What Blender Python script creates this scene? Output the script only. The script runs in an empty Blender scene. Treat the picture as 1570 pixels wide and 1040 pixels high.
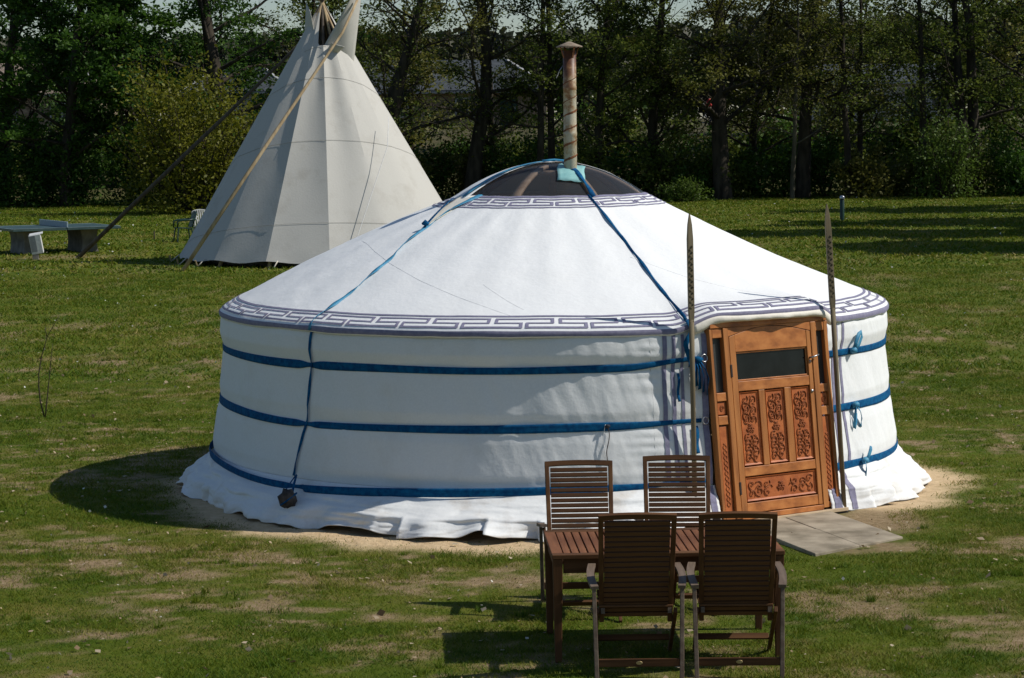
import bpy, math, random
import numpy as np
from mathutils import Vector, Matrix

# ---------------------------------------------------------------- scene, camera, light
SC = bpy.context.scene
COL = SC.collection
RAD = math.radians
TO_SUN = Vector((1.60, -0.05, 1.60)).normalized()

cam_data = bpy.data.cameras.new("camera")
cam = bpy.data.objects.new("camera", cam_data)
COL.objects.link(cam)
SC.camera = cam
cam_data.sensor_fit = 'HORIZONTAL'
cam_data.sensor_width = 36.0
cam_data.lens = 36.0 * 3700.0 / 1570.0
cam_data.clip_start = 0.1
cam_data.clip_end = 3000.0
_r = Vector((0.99980236, 0.0162483, -0.01145538))
_u = Vector((0.00995463, 0.08961265, 0.99592694))
_f = Vector((-0.01720866, 0.99584415, -0.08943319))
_m = Matrix.Identity(4)
for i in range(3):
    _m[i][0], _m[i][1], _m[i][2] = _r[i], _u[i], -_f[i]
_m.translation = (0.0, -22.67, 3.35)
cam.matrix_world = _m

world = bpy.data.worlds.new("World")
SC.world = world
world.use_nodes = True
wn = world.node_tree.nodes
wl = world.node_tree.links
wn.clear()
_o = wn.new('ShaderNodeOutputWorld')
_b = wn.new('ShaderNodeBackground')
_s = wn.new('ShaderNodeTexSky')
_s.sky_type = 'NISHITA'
_s.sun_disc = False
_s.sun_elevation = math.asin(TO_SUN.z)
_s.sun_rotation = math.atan2(TO_SUN.x, TO_SUN.y)
_s.air_density = 1.0
_s.dust_density = 0.4
_s.ozone_density = 2.5
_b.inputs['Strength'].default_value = 0.075
_t = wn.new('ShaderNodeMix'); _t.data_type = 'RGBA'; _t.blend_type = 'MULTIPLY'; _t.inputs['Factor'].default_value = 1
_t.inputs['B'].default_value = (.95, .98, 1.01, 1)
wl.new(_s.outputs[0], _t.inputs['A'])
wl.new(_t.outputs['Result'], _b.inputs[0])
wl.new(_b.outputs[0], _o.inputs[0])

sun_data = bpy.data.lights.new("sun", 'SUN')
sun_data.energy = 4.0
sun_data.angle = RAD(0.5)
sun_data.color = (1.0, 0.955, 0.88)
sun = bpy.data.objects.new("sun", sun_data)
COL.objects.link(sun)
sun.rotation_euler = TO_SUN.to_track_quat('Z', 'Y').to_euler()

SC.view_settings.view_transform = 'Standard'
SC.view_settings.look = 'None'
SC.view_settings.gamma = 1.0
SC.view_settings.use_curve_mapping = False
SC.view_settings.exposure = 0.08
SC.render.engine = 'CYCLES'
SC.cycles.max_bounces = 5
SC.cycles.transparent_max_bounces = 8

# ---------------------------------------------------------------- helpers
def tag(o, label=None, cat=None, group=None, kind=None):
    if label: o['label'] = label
    if cat: o['category'] = cat
    if group: o['group'] = group
    if kind: o['kind'] = kind
    return o

def empty(name, loc=(0, 0, 0), rz=0.0):
    o = bpy.data.objects.new(name, None)
    COL.objects.link(o)
    o.location = loc
    o.rotation_euler = (0, 0, rz)
    o.empty_display_size = 0.2
    return o

def copy_tree(o, parent=None):
    c = o.copy()
    COL.objects.link(c)
    c.parent = parent
    for ch in list(o.children):
        copy_tree(ch, c)
    return c

class MB:
    """collects geometry for ONE mesh"""
    def __init__(self):
        self.v = []
        self.f = []
    def add(self, vs, fs):
        n = len(self.v)
        self.v.extend([tuple(p) for p in vs])
        self.f.extend([tuple(i + n for i in q) for q in fs])
        return self
    def box(self, c, s, m=None):
        hx, hy, hz = s[0] / 2, s[1] / 2, s[2] / 2
        vs = [Vector((x, y, z)) for z in (-hz, hz) for y in (-hy, hy) for x in (-hx, hx)]
        if m is not None:
            vs = [m @ p for p in vs]
        vs = [p + Vector(c) for p in vs]
        return self.add(vs, [(0, 2, 3, 1), (4, 5, 7, 6), (0, 1, 5, 4), (2, 6, 7, 3), (0, 4, 6, 2), (1, 3, 7, 5)])
    def beam(self, a, b, w, t, side=(1, 0, 0), w2=None, t2=None):
        """rectangular bar from a to b; w along side, t across"""
        a = Vector(a); b = Vector(b)
        d = (b - a).normalized()
        sd = Vector(side); sd = (sd - d * sd.dot(d)).normalized()
        nn = d.cross(sd)
        w2 = w if w2 is None else w2; t2 = t if t2 is None else t2
        vs = []
        for p, ww, tt in ((a, w, t), (b, w2, t2)):
            for i, j in ((-1, -1), (1, -1), (1, 1), (-1, 1)):
                vs.append(p + sd * (i * ww / 2) + nn * (j * tt / 2))
        return self.add(vs, [(0, 3, 2, 1), (4, 5, 6, 7), (0, 1, 5, 4), (1, 2, 6, 5), (2, 3, 7, 6), (3, 0, 4, 7)])
    def tube(self, pts, rad, n=8, cap=True):
        pts = [Vector(p) for p in pts]
        if not hasattr(rad, '__len__'):
            rad = [rad] * len(pts)
        vs = []; fs = []
        prev = None
        for i, p in enumerate(pts):
            d = (pts[min(i + 1, len(pts) - 1)] - pts[max(i - 1, 0)])
            if d.length < 1e-9: d = Vector((0, 0, 1))
            d.normalize()
            if prev is None:
                a = Vector((1, 0, 0)) if abs(d.x) < .9 else Vector((0, 1, 0))
                a = (a - d * a.dot(d)).normalized()
            else:
                a = prev - d * prev.dot(d)
                a = a.normalized() if a.length > 1e-6 else d.orthogonal().normalized()
            prev = a
            b = d.cross(a)
            for k in range(n):
                t = 2 * math.pi * k / n
                vs.append(p + (a * math.cos(t) + b * math.sin(t)) * rad[i])
        for i in range(len(pts) - 1):
            for k in range(n):
                k2 = (k + 1) % n
                fs.append((i * n + k, i * n + k2, (i + 1) * n + k2, (i + 1) * n + k))
        if cap:
            fs.append(tuple(range(n - 1, -1, -1)))
            m = (len(pts) - 1) * n
            fs.append(tuple(m + k for k in range(n)))
        return self.add(vs, fs)
    def lathe(self, prof, n=24, c=(0, 0, 0)):
        vs = []; fs = []
        for r, z in prof:
            for k in range(n):
                t = 2 * math.pi * k / n
                vs.append((c[0] + r * math.cos(t), c[1] + r * math.sin(t), c[2] + z))
        for i in range(len(prof) - 1):
            for k in range(n):
                k2 = (k + 1) % n
                fs.append((i * n + k, i * n + k2, (i + 1) * n + k2, (i + 1) * n + k))
        return self.add(vs, fs)
    def prism(self, poly, axis_a, axis_b, axis_n, o, depth):
        """polygon in (a,b) coordinates extruded along n by depth"""
        A = Vector(axis_a); B = Vector(axis_b); N = Vector(axis_n); O = Vector(o)
        n = len(poly)
        vs = [O + A * p[0] + B * p[1] for p in poly] + [O + A * p[0] + B * p[1] + N * depth for p in poly]
        fs = [tuple(range(n - 1, -1, -1)), tuple(range(n, 2 * n))]
        for k in range(n):
            fs.append((k, (k + 1) % n, n + (k + 1) % n, n + k))
        return self.add(vs, fs)
    def build(self, name, mat, parent=None, smooth=False, bevel=0.0, solid=0.0):
        me = bpy.data.meshes.new(name)
        me.from_pydata(self.v, [], self.f)
        me.update()
        if smooth:
            for p in me.polygons: p.use_smooth = True
        if mat: me.materials.append(mat)
        o = bpy.data.objects.new(name, me)
        COL.objects.link(o)
        if parent is not None: o.parent = parent
        if bevel:
            b = o.modifiers.new('bevel', 'BEVEL'); b.width = bevel; b.segments = 2; b.limit_method = 'ANGLE'
        if solid:
            s = o.modifiers.new('solid', 'SOLIDIFY'); s.thickness = solid; s.offset = -1
        return o

def np_mesh(name, verts, faces, mat, parent=None, smooth=False, attrs=None):
    """fast mesh from arrays; faces (n,3) or (n,4)"""
    me = bpy.data.meshes.new(name)
    k = faces.shape[1]; nf = len(faces)
    me.vertices.add(len(verts)); me.vertices.foreach_set('co', np.asarray(verts, np.float32).ravel())
    me.loops.add(nf * k); me.loops.foreach_set('vertex_index', np.asarray(faces, np.int32).ravel())
    me.polygons.add(nf)
    me.polygons.foreach_set('loop_start', np.arange(0, nf * k, k, dtype=np.int32))
    me.polygons.foreach_set('loop_total', np.full(nf, k, np.int32))
    if smooth: me.polygons.foreach_set('use_smooth', np.ones(nf, bool))
    for an, av in (attrs or {}).items():
        a = me.attributes.new(an, 'FLOAT', 'POINT'); a.data.foreach_set('value', np.asarray(av, np.float32))
    me.update(); me.validate()
    if mat: me.materials.append(mat)
    o = bpy.data.objects.new(name, me)
    COL.objects.link(o)
    if parent is not None: o.parent = parent
    return o

def grid_mesh(name, P, mat, parent=None, solid=0.0, attrs=None, offset=-1):
    n, m, _ = P.shape
    idx = np.arange(n * m).reshape(n, m)
    f = np.stack([idx[:-1, :-1], idx[1:, :-1], idx[1:, 1:], idx[:-1, 1:]], -1).reshape(-1, 4)
    o = np_mesh(name, P.reshape(-1, 3), f, mat, parent, True, attrs)
    if solid:
        s = o.modifiers.new('solid', 'SOLIDIFY'); s.thickness = solid; s.offset = offset
    return o

_rng = np.random.default_rng(11)
_LAT = _rng.random((4, 256, 256))
def vnoise(x, y, k=0):
    x = np.asarray(x, float); y = np.asarray(y, float)
    xi = np.floor(x).astype(int); yi = np.floor(y).astype(int)
    fx = x - xi; fy = y - yi
    fx = fx * fx * (3 - 2 * fx); fy = fy * fy * (3 - 2 * fy)
    L = _LAT[k]
    a = L[xi & 255, yi & 255]; b = L[(xi + 1) & 255, yi & 255]
    c = L[xi & 255, (yi + 1) & 255]; d = L[(xi + 1) & 255, (yi + 1) & 255]
    return (a * (1 - fx) + b * fx) * (1 - fy) + (c * (1 - fx) + d * fx) * fy
def fbm(x, y, k=0, oct=4):
    s = 0; a = .5; t = 0
    for i in range(oct):
        s = s + a * vnoise(np.asarray(x) * 2 ** i + 17.3 * i, np.asarray(y) * 2 ** i + 5.1 * i, (k + i) % 4)
        t += a; a *= .5
    return s / t
def sst(a, b, x):
    t = np.clip((np.asarray(x, float) - a) / (b - a), 0, 1)
    return t * t * (3 - 2 * t)

# ---------------------------------------------------------------- materials
def new_mat(name):
    m = bpy.data.materials.new(name)
    m.use_nodes = True
    nt = m.node_tree
    return m, nt, nt.nodes, nt.links, nt.nodes['Principled BSDF']

def mat_noise(name, c1, c2, scale=6, rough=.7, stretch=(1, 1, 1), bump=0.0, bscale=None, c3=None, spec=.3,
              metal=0.0, lo=.35, hi=.65, detail=6, bdist=.01):
    m, nt, N, L, P = new_mat(name)
    tc = N.new('ShaderNodeTexCoord'); mp = N.new('ShaderNodeMapping'); mp.inputs['Scale'].default_value = stretch
    L.new(tc.outputs['Object'], mp.inputs[0])
    no = N.new('ShaderNodeTexNoise'); no.inputs['Scale'].default_value = scale; no.inputs['Detail'].default_value = detail
    L.new(mp.outputs[0], no.inputs['Vector'])
    cr = N.new('ShaderNodeValToRGB')
    cr.color_ramp.elements[0].position = lo; cr.color_ramp.elements[0].color = (*c1, 1)
    cr.color_ramp.elements[1].position = hi; cr.color_ramp.elements[1].color = (*c2, 1)
    if c3:
        e = cr.color_ramp.elements.new((lo + hi) / 2); e.color = (*c3, 1)
    L.new(no.outputs['Fac'], cr.inputs[0]); L.new(cr.outputs[0], P.inputs['Base Color'])
    P.inputs['Roughness'].default_value = rough
    P.inputs['Specular IOR Level'].default_value = spec
    P.inputs['Metallic'].default_value = metal
    if bump:
        nb = N.new('ShaderNodeTexNoise'); nb.inputs['Scale'].default_value = bscale or scale * 4; nb.inputs['Detail'].default_value = 4
        L.new(mp.outputs[0], nb.inputs['Vector'])
        bp = N.new('ShaderNodeBump'); bp.inputs['Strength'].default_value = bump; bp.inputs['Distance'].default_value = bdist
        L.new(nb.outputs['Fac'], bp.inputs['Height']); L.new(bp.outputs[0], P.inputs['Normal'])
    return m

def mat_wood(name, c1, c2, c3, axis=0, scale=9, rough=.6, bump=.25, spec=.3):
    st = [1, 1, 1]; st[axis] = .08
    return mat_noise(name, c1, c2, scale * 2.5, rough, tuple(st), bump, scale * 9, c3, spec, 0, .3, .7, 8, .004)

def mat_canvas(name, base, dirt, dirt_amt=.5, weave=900, rough=.75, trans=0.0):
    """woven cloth: even tone with faint stains and thread relief"""
    m, nt, N, L, P = new_mat(name)
    tc = N.new('ShaderNodeTexCoord')
    n1 = N.new('ShaderNodeTexNoise'); n1.inputs['Scale'].default_value = 1.7; n1.inputs['Detail'].default_value = 9; n1.inputs['Roughness'].default_value = .65
    L.new(tc.outputs['Object'], n1.inputs['Vector'])
    r1 = N.new('ShaderNodeValToRGB'); r1.color_ramp.elements[0].position = .52; r1.color_ramp.elements[1].position = .8
    r1.color_ramp.elements[0].color = (0, 0, 0, 1); r1.color_ramp.elements[1].color = (dirt_amt,) * 3 + (1,)
    L.new(n1.outputs['Fac'], r1.inputs[0])
    n2 = N.new('ShaderNodeTexNoise'); n2.inputs['Scale'].default_value = 60; n2.inputs['Detail'].default_value = 3
    L.new(tc.outputs['Object'], n2.inputs['Vector'])
    r2 = N.new('ShaderNodeValToRGB'); r2.color_ramp.elements[0].position = .25; r2.color_ramp.elements[1].position = .75
    r2.color_ramp.elements[0].color = (.93, .93, .93, 1); r2.color_ramp.elements[1].color = (1, 1, 1, 1)
    L.new(n2.outputs['Fac'], r2.inputs[0])
    mx = N.new('ShaderNodeMix'); mx.data_type = 'RGBA'
    mx.inputs['A'].default_value = (*base, 1); mx.inputs['B'].default_value = (*dirt, 1)
    L.new(r1.outputs[0], mx.inputs['Factor'])
    ml = N.new('ShaderNodeMix'); ml.data_type = 'RGBA'; ml.blend_type = 'MULTIPLY'; ml.inputs['Factor'].default_value = 1
    L.new(mx.outputs['Result'], ml.inputs['A']); L.new(r2.outputs[0], ml.inputs['B'])
    L.new(ml.outputs['Result'], P.inputs['Base Color'])
    P.inputs['Roughness'].default_value = rough; P.inputs['Specular IOR Level'].default_value = .25
    nb = N.new('ShaderNodeTexNoise'); nb.inputs['Scale'].default_value = 22; nb.inputs['Detail'].default_value = 5
    L.new(tc.outputs['Object'], nb.inputs['Vector'])
    bp = N.new('ShaderNodeBump'); bp.inputs['Strength'].default_value = .22; bp.inputs['Distance'].default_value = .012
    L.new(nb.outputs['Fac'], bp.inputs['Height']); L.new(bp.outputs[0], P.inputs['Normal'])
    if trans:
        tr = N.new('ShaderNodeBsdfTranslucent'); L.new(ml.outputs['Result'], tr.inputs['Color'])
        ms = N.new('ShaderNodeMixShader'); ms.inputs[0].default_value = trans
        L.new(P.outputs[0], ms.inputs[1]); L.new(tr.outputs[0], ms.inputs[2])
        L.new(ms.outputs[0], N['Material Output'].inputs['Surface'])
    return m

def mat_leaf(name, cols, trans=.3, rough=.55, spec=.25):
    """per-leaf tone from the point attribute 'rnd'"""
    m, nt, N, L, P = new_mat(name)
    at = N.new('ShaderNodeAttribute'); at.attribute_name = 'rnd'
    cr = N.new('ShaderNodeValToRGB')
    cr.color_ramp.elements[0].position = 0; cr.color_ramp.elements[0].color = (*cols[0], 1)
    cr.color_ramp.elements[1].position = 1; cr.color_ramp.elements[1].color = (*cols[-1], 1)
    for i, c in enumerate(cols[1:-1]):
        e = cr.color_ramp.elements.new((i + 1) / (len(cols) - 1)); e.color = (*c, 1)
    L.new(at.outputs['Fac'], cr.inputs[0]); L.new(cr.outputs[0], P.inputs['Base Color'])
    P.inputs['Roughness'].default_value = rough; P.inputs['Specular IOR Level'].default_value = spec
    if trans:
        tr = N.new('ShaderNodeBsdfTranslucent'); L.new(cr.outputs[0], tr.inputs['Color'])
        ms = N.new('ShaderNodeMixShader'); ms.inputs[0].default_value = trans
        L.new(P.outputs[0], ms.inputs[1]); L.new(tr.outputs[0], ms.inputs[2])
        L.new(ms.outputs[0], N['Material Output'].inputs['Surface'])
    return m

def mat_ground():
    m, nt, N, L, P = new_mat('ground')
    tc = N.new('ShaderNodeTexCoord')
    def noise(s, d=6, r=.55):
        n = N.new('ShaderNodeTexNoise'); n.inputs['Scale'].default_value = s; n.inputs['Detail'].default_value = d; n.inputs['Roughness'].default_value = r
        L.new(tc.outputs['Object'], n.inputs['Vector']); return n
    def ramp(src, stops):
        c = N.new('ShaderNodeValToRGB'); e = c.color_ramp.elements
        e[0].position, e[0].color = stops[0][0], (*stops[0][1], 1)
        e[1].position, e[1].color = stops[-1][0], (*stops[-1][1], 1)
        for p, q in stops[1:-1]:
            k = e.new(p); k.color = (*q, 1)
        L.new(src, c.inputs[0]); return c
    def mix(f, a, b):
        x = N.new('ShaderNodeMix'); x.data_type = 'RGBA'
        L.new(f, x.inputs['Factor']); L.new(a, x.inputs['A']); L.new(b, x.inputs['B']); return x.outputs['Result']
    grass = ramp(noise(.9, 8, .7).outputs['Fac'], [(.3, (.042, .078, .004)), (.5, (.082, .108, .008)), (.7, (.17, .145, .035))]).outputs[0]
    soil = ramp(noise(14, 8, .75).outputs['Fac'], [(.3, (.18, .115, .066)), (.5, (.29, .20, .12)), (.72, (.42, .31, .20))]).outputs[0]
    sand = ramp(noise(9, 9, .75).outputs['Fac'], [(.3, (.44, .305, .165)), (.5, (.60, .44, .26)), (.72, (.70, .53, .33))]).outputs[0]
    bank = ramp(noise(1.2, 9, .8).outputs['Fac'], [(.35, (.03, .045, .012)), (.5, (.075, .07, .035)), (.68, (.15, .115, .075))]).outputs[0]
    def attr(n):
        a = N.new('ShaderNodeAttribute'); a.attribute_name = n; return a.outputs['Fac']
    c = mix(attr('bare'), grass, soil)
    c = mix(attr('sand'), c, sand)
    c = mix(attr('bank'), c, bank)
    L.new(c, P.inputs['Base Color'])
    P.inputs['Roughness'].default_value = .95; P.inputs['Specular IOR Level'].default_value = .1
    bp = N.new('ShaderNodeBump'); bp.inputs['Strength'].default_value = .8; bp.inputs['Distance'].default_value = .032
    L.new(noise(18, 8, .7).outputs['Fac'], bp.inputs['Height']); L.new(bp.outputs[0], P.inputs['Normal'])
    return m

def mat_plain(name, c, rough=.5, metal=0.0, spec=.4):
    return mat_noise(name, tuple(x * .88 for x in c), tuple(min(1, x * 1.08) for x in c), 12, rough, (1, 1, 1), .08, 60, None, spec, metal)

def mat_window(name, tint, alpha=.4, rough=.12):
    m, nt, N, L, P = new_mat(name)
    P.inputs['Base Color'].default_value = (*tint, 1); P.inputs['Roughness'].default_value = rough
    tr = N.new('ShaderNodeBsdfTransparent'); tr.inputs[0].default_value = (.86, .87, .88, 1)
    ms = N.new('ShaderNodeMixShader'); ms.inputs[0].default_value = alpha
    L.new(P.outputs[0], ms.inputs[1]); L.new(tr.outputs[0], ms.inputs[2])
    L.new(ms.outputs[0], N['Material Output'].inputs['Surface'])
    return m

def mat_rust_pipe():
    m, nt, N, L, P = new_mat('pipe_enamel')
    tc = N.new('ShaderNodeTexCoord')
    no = N.new('ShaderNodeTexNoise'); no.inputs['Scale'].default_value = 7; no.inputs['Detail'].default_value = 9; no.inputs['Roughness'].default_value = .7
    L.new(tc.outputs['Object'], no.inputs['Vector'])
    sp = N.new('ShaderNodeSeparateXYZ'); L.new(tc.outputs['Object'], sp.inputs[0])
    mr = N.new('ShaderNodeMapRange'); mr.inputs['From Min'].default_value = .75; mr.inputs['From Max'].default_value = 1.15
    mr.inputs['To Min'].default_value = 0; mr.inputs['To Max'].default_value = .3
    L.new(sp.outputs['Z'], mr.inputs['Value'])
    ad = N.new('ShaderNodeMath'); ad.operation = 'ADD'; L.new(no.outputs['Fac'], ad.inputs[0]); L.new(mr.outputs[0], ad.inputs[1])
    cr = N.new('ShaderNodeValToRGB'); e = cr.color_ramp.elements
    e[0].position = .46; e[0].color = (.42, .39, .29, 1); e[1].position = .74; e[1].color = (.10, .035, .015, 1)
    k = e.new(.56); k.color = (.34, .25, .14, 1); k = e.new(.62); k.color = (.22, .105, .04, 1)
    L.new(ad.outputs[0], cr.inputs[0]); L.new(cr.outputs[0], P.inputs['Base Color'])
    P.inputs['Roughness'].default_value = .5
    return m

M = {}
M['ground'] = mat_ground()
M['white'] = mat_canvas('yurt_canvas', (.80, .81, .80), (.58, .54, .46), .35)
M['roofwhite'] = mat_canvas('roof_canvas', (.83, .84, .83), (.70, .68, .62), .15)
M['skirt'] = mat_canvas('skirt_canvas', (.79, .795, .78), (.46, .36, .24), .85)
M['print'] = mat_noise('mauve_print', (.19, .18, .27), (.25, .24, .33), 30, .8, bump=.1)
M['cream'] = mat_canvas('cream_canvas', (.78, .74, .64), (.6, .5, .36), .4)
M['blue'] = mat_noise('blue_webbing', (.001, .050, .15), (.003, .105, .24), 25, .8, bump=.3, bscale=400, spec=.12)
M['bluelight'] = mat_noise('pale_blue_webbing', (.03, .20, .36), (.07, .28, .42), 18, .5, bump=.25, bscale=300)  # paler blue webbing for some straps, bows and edging
M['seam'] = mat_plain('seam_thread', (.66, .66, .65), .9)
M['tseam'] = mat_plain('tepee_seam', (.36, .35, .32), .9)
M['door'] = mat_wood('door_wood', (.20, .07, .020), (.52, .215, .062), (.41, .155, .042), 2, 5, .45, .15, .35)
M['doorx'] = mat_wood('door_rail_wood', (.26, .085, .022), (.56, .22, .062), (.45, .16, .042), 0, 5, .45, .15, .35)
M['panel'] = mat_noise('carved_panel', (.34, .092, .026), (.50, .15, .042), 9, .5, bump=.2)
M['groove'] = mat_noise('carving_wood', (.24, .065, .018), (.35, .105, .030), 14, .6)
M['glass'] = mat_noise('dark_glass', (.004, .005, .005), (.010, .012, .012), 5, .06, spec=.22)
M['sideglass'] = mat_noise('dusty_glass', (.03, .032, .03), (.05, .05, .046), 5, .3, spec=.3)
M['palewood'] = mat_wood('pale_threshold', (.42, .30, .18), (.58, .45, .30), (.50, .38, .24), 0, 6, .7)
M['foilshade'] = mat_plain('black_foil_and_shade', (.012, .012, .013), .3)  # door foil, and the painted shade band at the tepee foot
M['metal'] = mat_plain('steel', (.45, .45, .46), .35, .9)
M['darkmetal'] = mat_plain('hinge_iron', (.05, .035, .03), .6, .5)
M['dome'] = mat_window('clear_plastic', (.12, .125, .135), .84, .2)
M['rib'] = mat_wood('crown_rib', (.40, .25, .15), (.58, .40, .27), (.48, .32, .21), 0, 6, .6)
M['pipe'] = mat_rust_pipe()
M['rust'] = mat_noise('rust', (.10, .035, .015), (.24, .095, .035), 22, .8, bump=.3)
M['cap'] = mat_noise('weathered_cap', (.16, .12, .08), (.32, .26, .19), 14, .7, bump=.2)
M['turq'] = mat_noise('turquoise_sheet', (.20, .42, .42), (.28, .52, .50), 9, .6)
M['stone'] = mat_noise('stone', (.035, .03, .028), (.11, .09, .075), 16, .85, bump=.5)
M['pole'] = mat_wood('weathered_pole', (.12, .095, .055), (.26, .21, .13), (.19, .15, .09), 2, 7, .8)
M['polecarve'] = mat_noise('pole_carving', (.05, .04, .025), (.11, .09, .05), 30, .9)
M['slab'] = mat_noise('concrete_slab', (.19, .16, .11), (.40, .34, .25), 4, .9, bump=.35, bscale=90, detail=10)
M['teak'] = mat_wood('teak', (.060, .026, .010), (.145, .068, .027), (.098, .044, .017), 0, 8, .7, .3, .18)
M['teaky'] = mat_wood('teak_leg', (.060, .026, .010), (.145, .068, .027), (.098, .044, .017), 2, 8, .7, .3, .18)
M['teakt'] = mat_wood('teak_table', (.11, .042, .018), (.24, .100, .045), (.17, .069, .031), 1, 8, .7, .3, .18)
M['teakarm'] = mat_wood('greyed_teak', (.10, .065, .045), (.20, .15, .11), (.14, .10, .07), 1, 8, .6)
M['badge'] = mat_plain('brass_badge', (.42, .32, .16), .4, .7)
M['tepee'] = mat_canvas('tepee_canvas', (.51, .495, .45), (.33, .30, .25), .5)
M['tepeepole'] = mat_wood('tepee_pole', (.28, .20, .11), (.46, .36, .22), (.38, .28, .16), 2, 5, .8)
M['darkpole'] = mat_wood('grey_pole', (.06, .048, .036), (.13, .105, .08), (.09, .072, .055), 2, 5, .85)
M['bareped'] = mat_plain('cord', (.52, .48, .40), .9)
M['ttop'] = mat_noise('table_tennis_top', (.03, .062, .062), (.055, .095, .09), 3, .4, spec=.5)
M['ttedge'] = mat_plain('pale_table_edge', (.24, .32, .33), .6)
M['concrete'] = mat_noise('concrete', (.13, .12, .10), (.24, .22, .19), 4, .95, bump=.3)
M['net'] = mat_plain('net_plate', (.26, .34, .40), .5)
M['boxwhite'] = mat_plain('box_white', (.66, .66, .64), .5)
M['boxgrey'] = mat_plain('box_grey', (.26, .27, .28), .6)
M['greenplastic'] = mat_plain('green_plastic', (.008, .035, .026), .4)
M['greyplastic'] = mat_plain('pale_plastic', (.40, .41, .39), .5)
M['bark'] = mat_noise('bark', (.020, .016, .011), (.060, .048, .034), 5, .95, (1, 1, .25), .6, 14, bdist=.04)
M['barkpale'] = mat_noise('pale_bark', (.06, .052, .036), (.13, .115, .08), 5, .95, (1, 1, .25), .6, 14, bdist=.04)
M['twig'] = mat_plain('twig', (.045, .032, .022), .9)
M['leaf_dark'] = mat_leaf('leaf_dark', [(.022, .060, .006), (.056, .125, .014), (.105, .185, .026)], .42)
M['leaf_mid'] = mat_leaf('leaf_mid', [(.044, .068, .008), (.098, .132, .018), (.18, .20, .04)], .42)
M['leaf_olive'] = mat_leaf('leaf_olive', [(.064, .070, .010), (.125, .130, .022), (.22, .205, .05)], .42)
M['leaf_gold'] = mat_leaf('leaf_gold', [(.085, .095, .006), (.15, .155, .012), (.22, .215, .026)], .42)
M['leaf_fresh'] = mat_leaf('leaf_fresh', [(.045, .080, .010), (.085, .14, .02), (.14, .20, .04)], .42)
M['leaf_far'] = mat_leaf('leaf_far', [(.025, .034, .020), (.045, .050, .026), (.075, .070, .036)], .2)
M['leaf_conifer'] = mat_leaf('leaf_conifer', [(.010, .018, .018), (.018, .028, .028), (.03, .042, .04)], .1)
M['grass'] = mat_leaf('grass', [(.042, .098, .004), (.092, .148, .006), (.165, .176, .012), (.33, .26, .09)], .3, .6, .2)
M['litter'] = mat_leaf('litter', [(.15, .095, .05), (.32, .235, .14), (.48, .40, .28)], .15, .8)
M['petal'] = mat_leaf('petal', [(.55, .53, .45), (.75, .75, .70)], .2, .8)
M['brick'] = mat_noise('brick_wall', (.17, .12, .08), (.33, .26, .18), 3, .9, bump=.3, bscale=20, detail=10)
M['brickw'] = mat_noise('plaster', (.34, .31, .27), (.44, .41, .36), 2, .9)
M['slate'] = mat_noise('slate_roof', (.038, .046, .053), (.066, .075, .084), 2, .95, (1, 1, 4), .4, 14)
M['tile'] = mat_noise('brown_tile', (.17, .13, .10), (.27, .215, .165), 2, .8, (1, 1, 4), .4, 14)
M['trim'] = mat_plain('white_trim', (.42, .42, .41), .7)
M['pane'] = mat_plain('house_pane', (.03, .035, .04), .1)
M['red'] = mat_plain('red_jacket', (.42, .025, .02), .7)
M['skin'] = mat_plain('skin', (.48, .27, .19), .6)
M['darkcloth'] = mat_plain('dark_trousers', (.02, .022, .03), .8)
M['rubber'] = mat_plain('rubber', (.012, .012, .012), .8)
M['hair'] = mat_plain('pale_hair', (.42, .36, .28), .7)
M['bikeframe'] = mat_plain('bike_frame', (.55, .55, .55), .3, .5)

# ---------------------------------------------------------------- ground
RSKIRT = 3.46
def gz(x, y):
    """height of the ground"""
    x = np.asarray(x, float); y = np.asarray(y, float)
    r = np.hypot(x, y)
    fine = (1 - sst(2.5, 4.4, y)) * (1 - sst(5.0, 6.3, np.abs(x)))
    h = .06 * (vnoise(x * .35 + 40, y * .35 + 40, 1) - .5) * (1 - sst(6, 22, y)) * (1 - sst(7, 14, np.abs(x)))
    h = h + .022 * (fbm(x * 2.3 + 9, y * 2.3, 2, 3) - .5) * fine
    keep = sst(3.6, 5.2, r)
    tb = np.hypot((x - .7) / 1.6, (y + 7.3) / 2.2)
    keep = keep * (.25 + .75 * sst(.8, 1.5, tb))
    h = h * keep
    h = h + 3.0 * sst(84, 101, y) + .5 * sst(101, 170, y)
    return h

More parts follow.
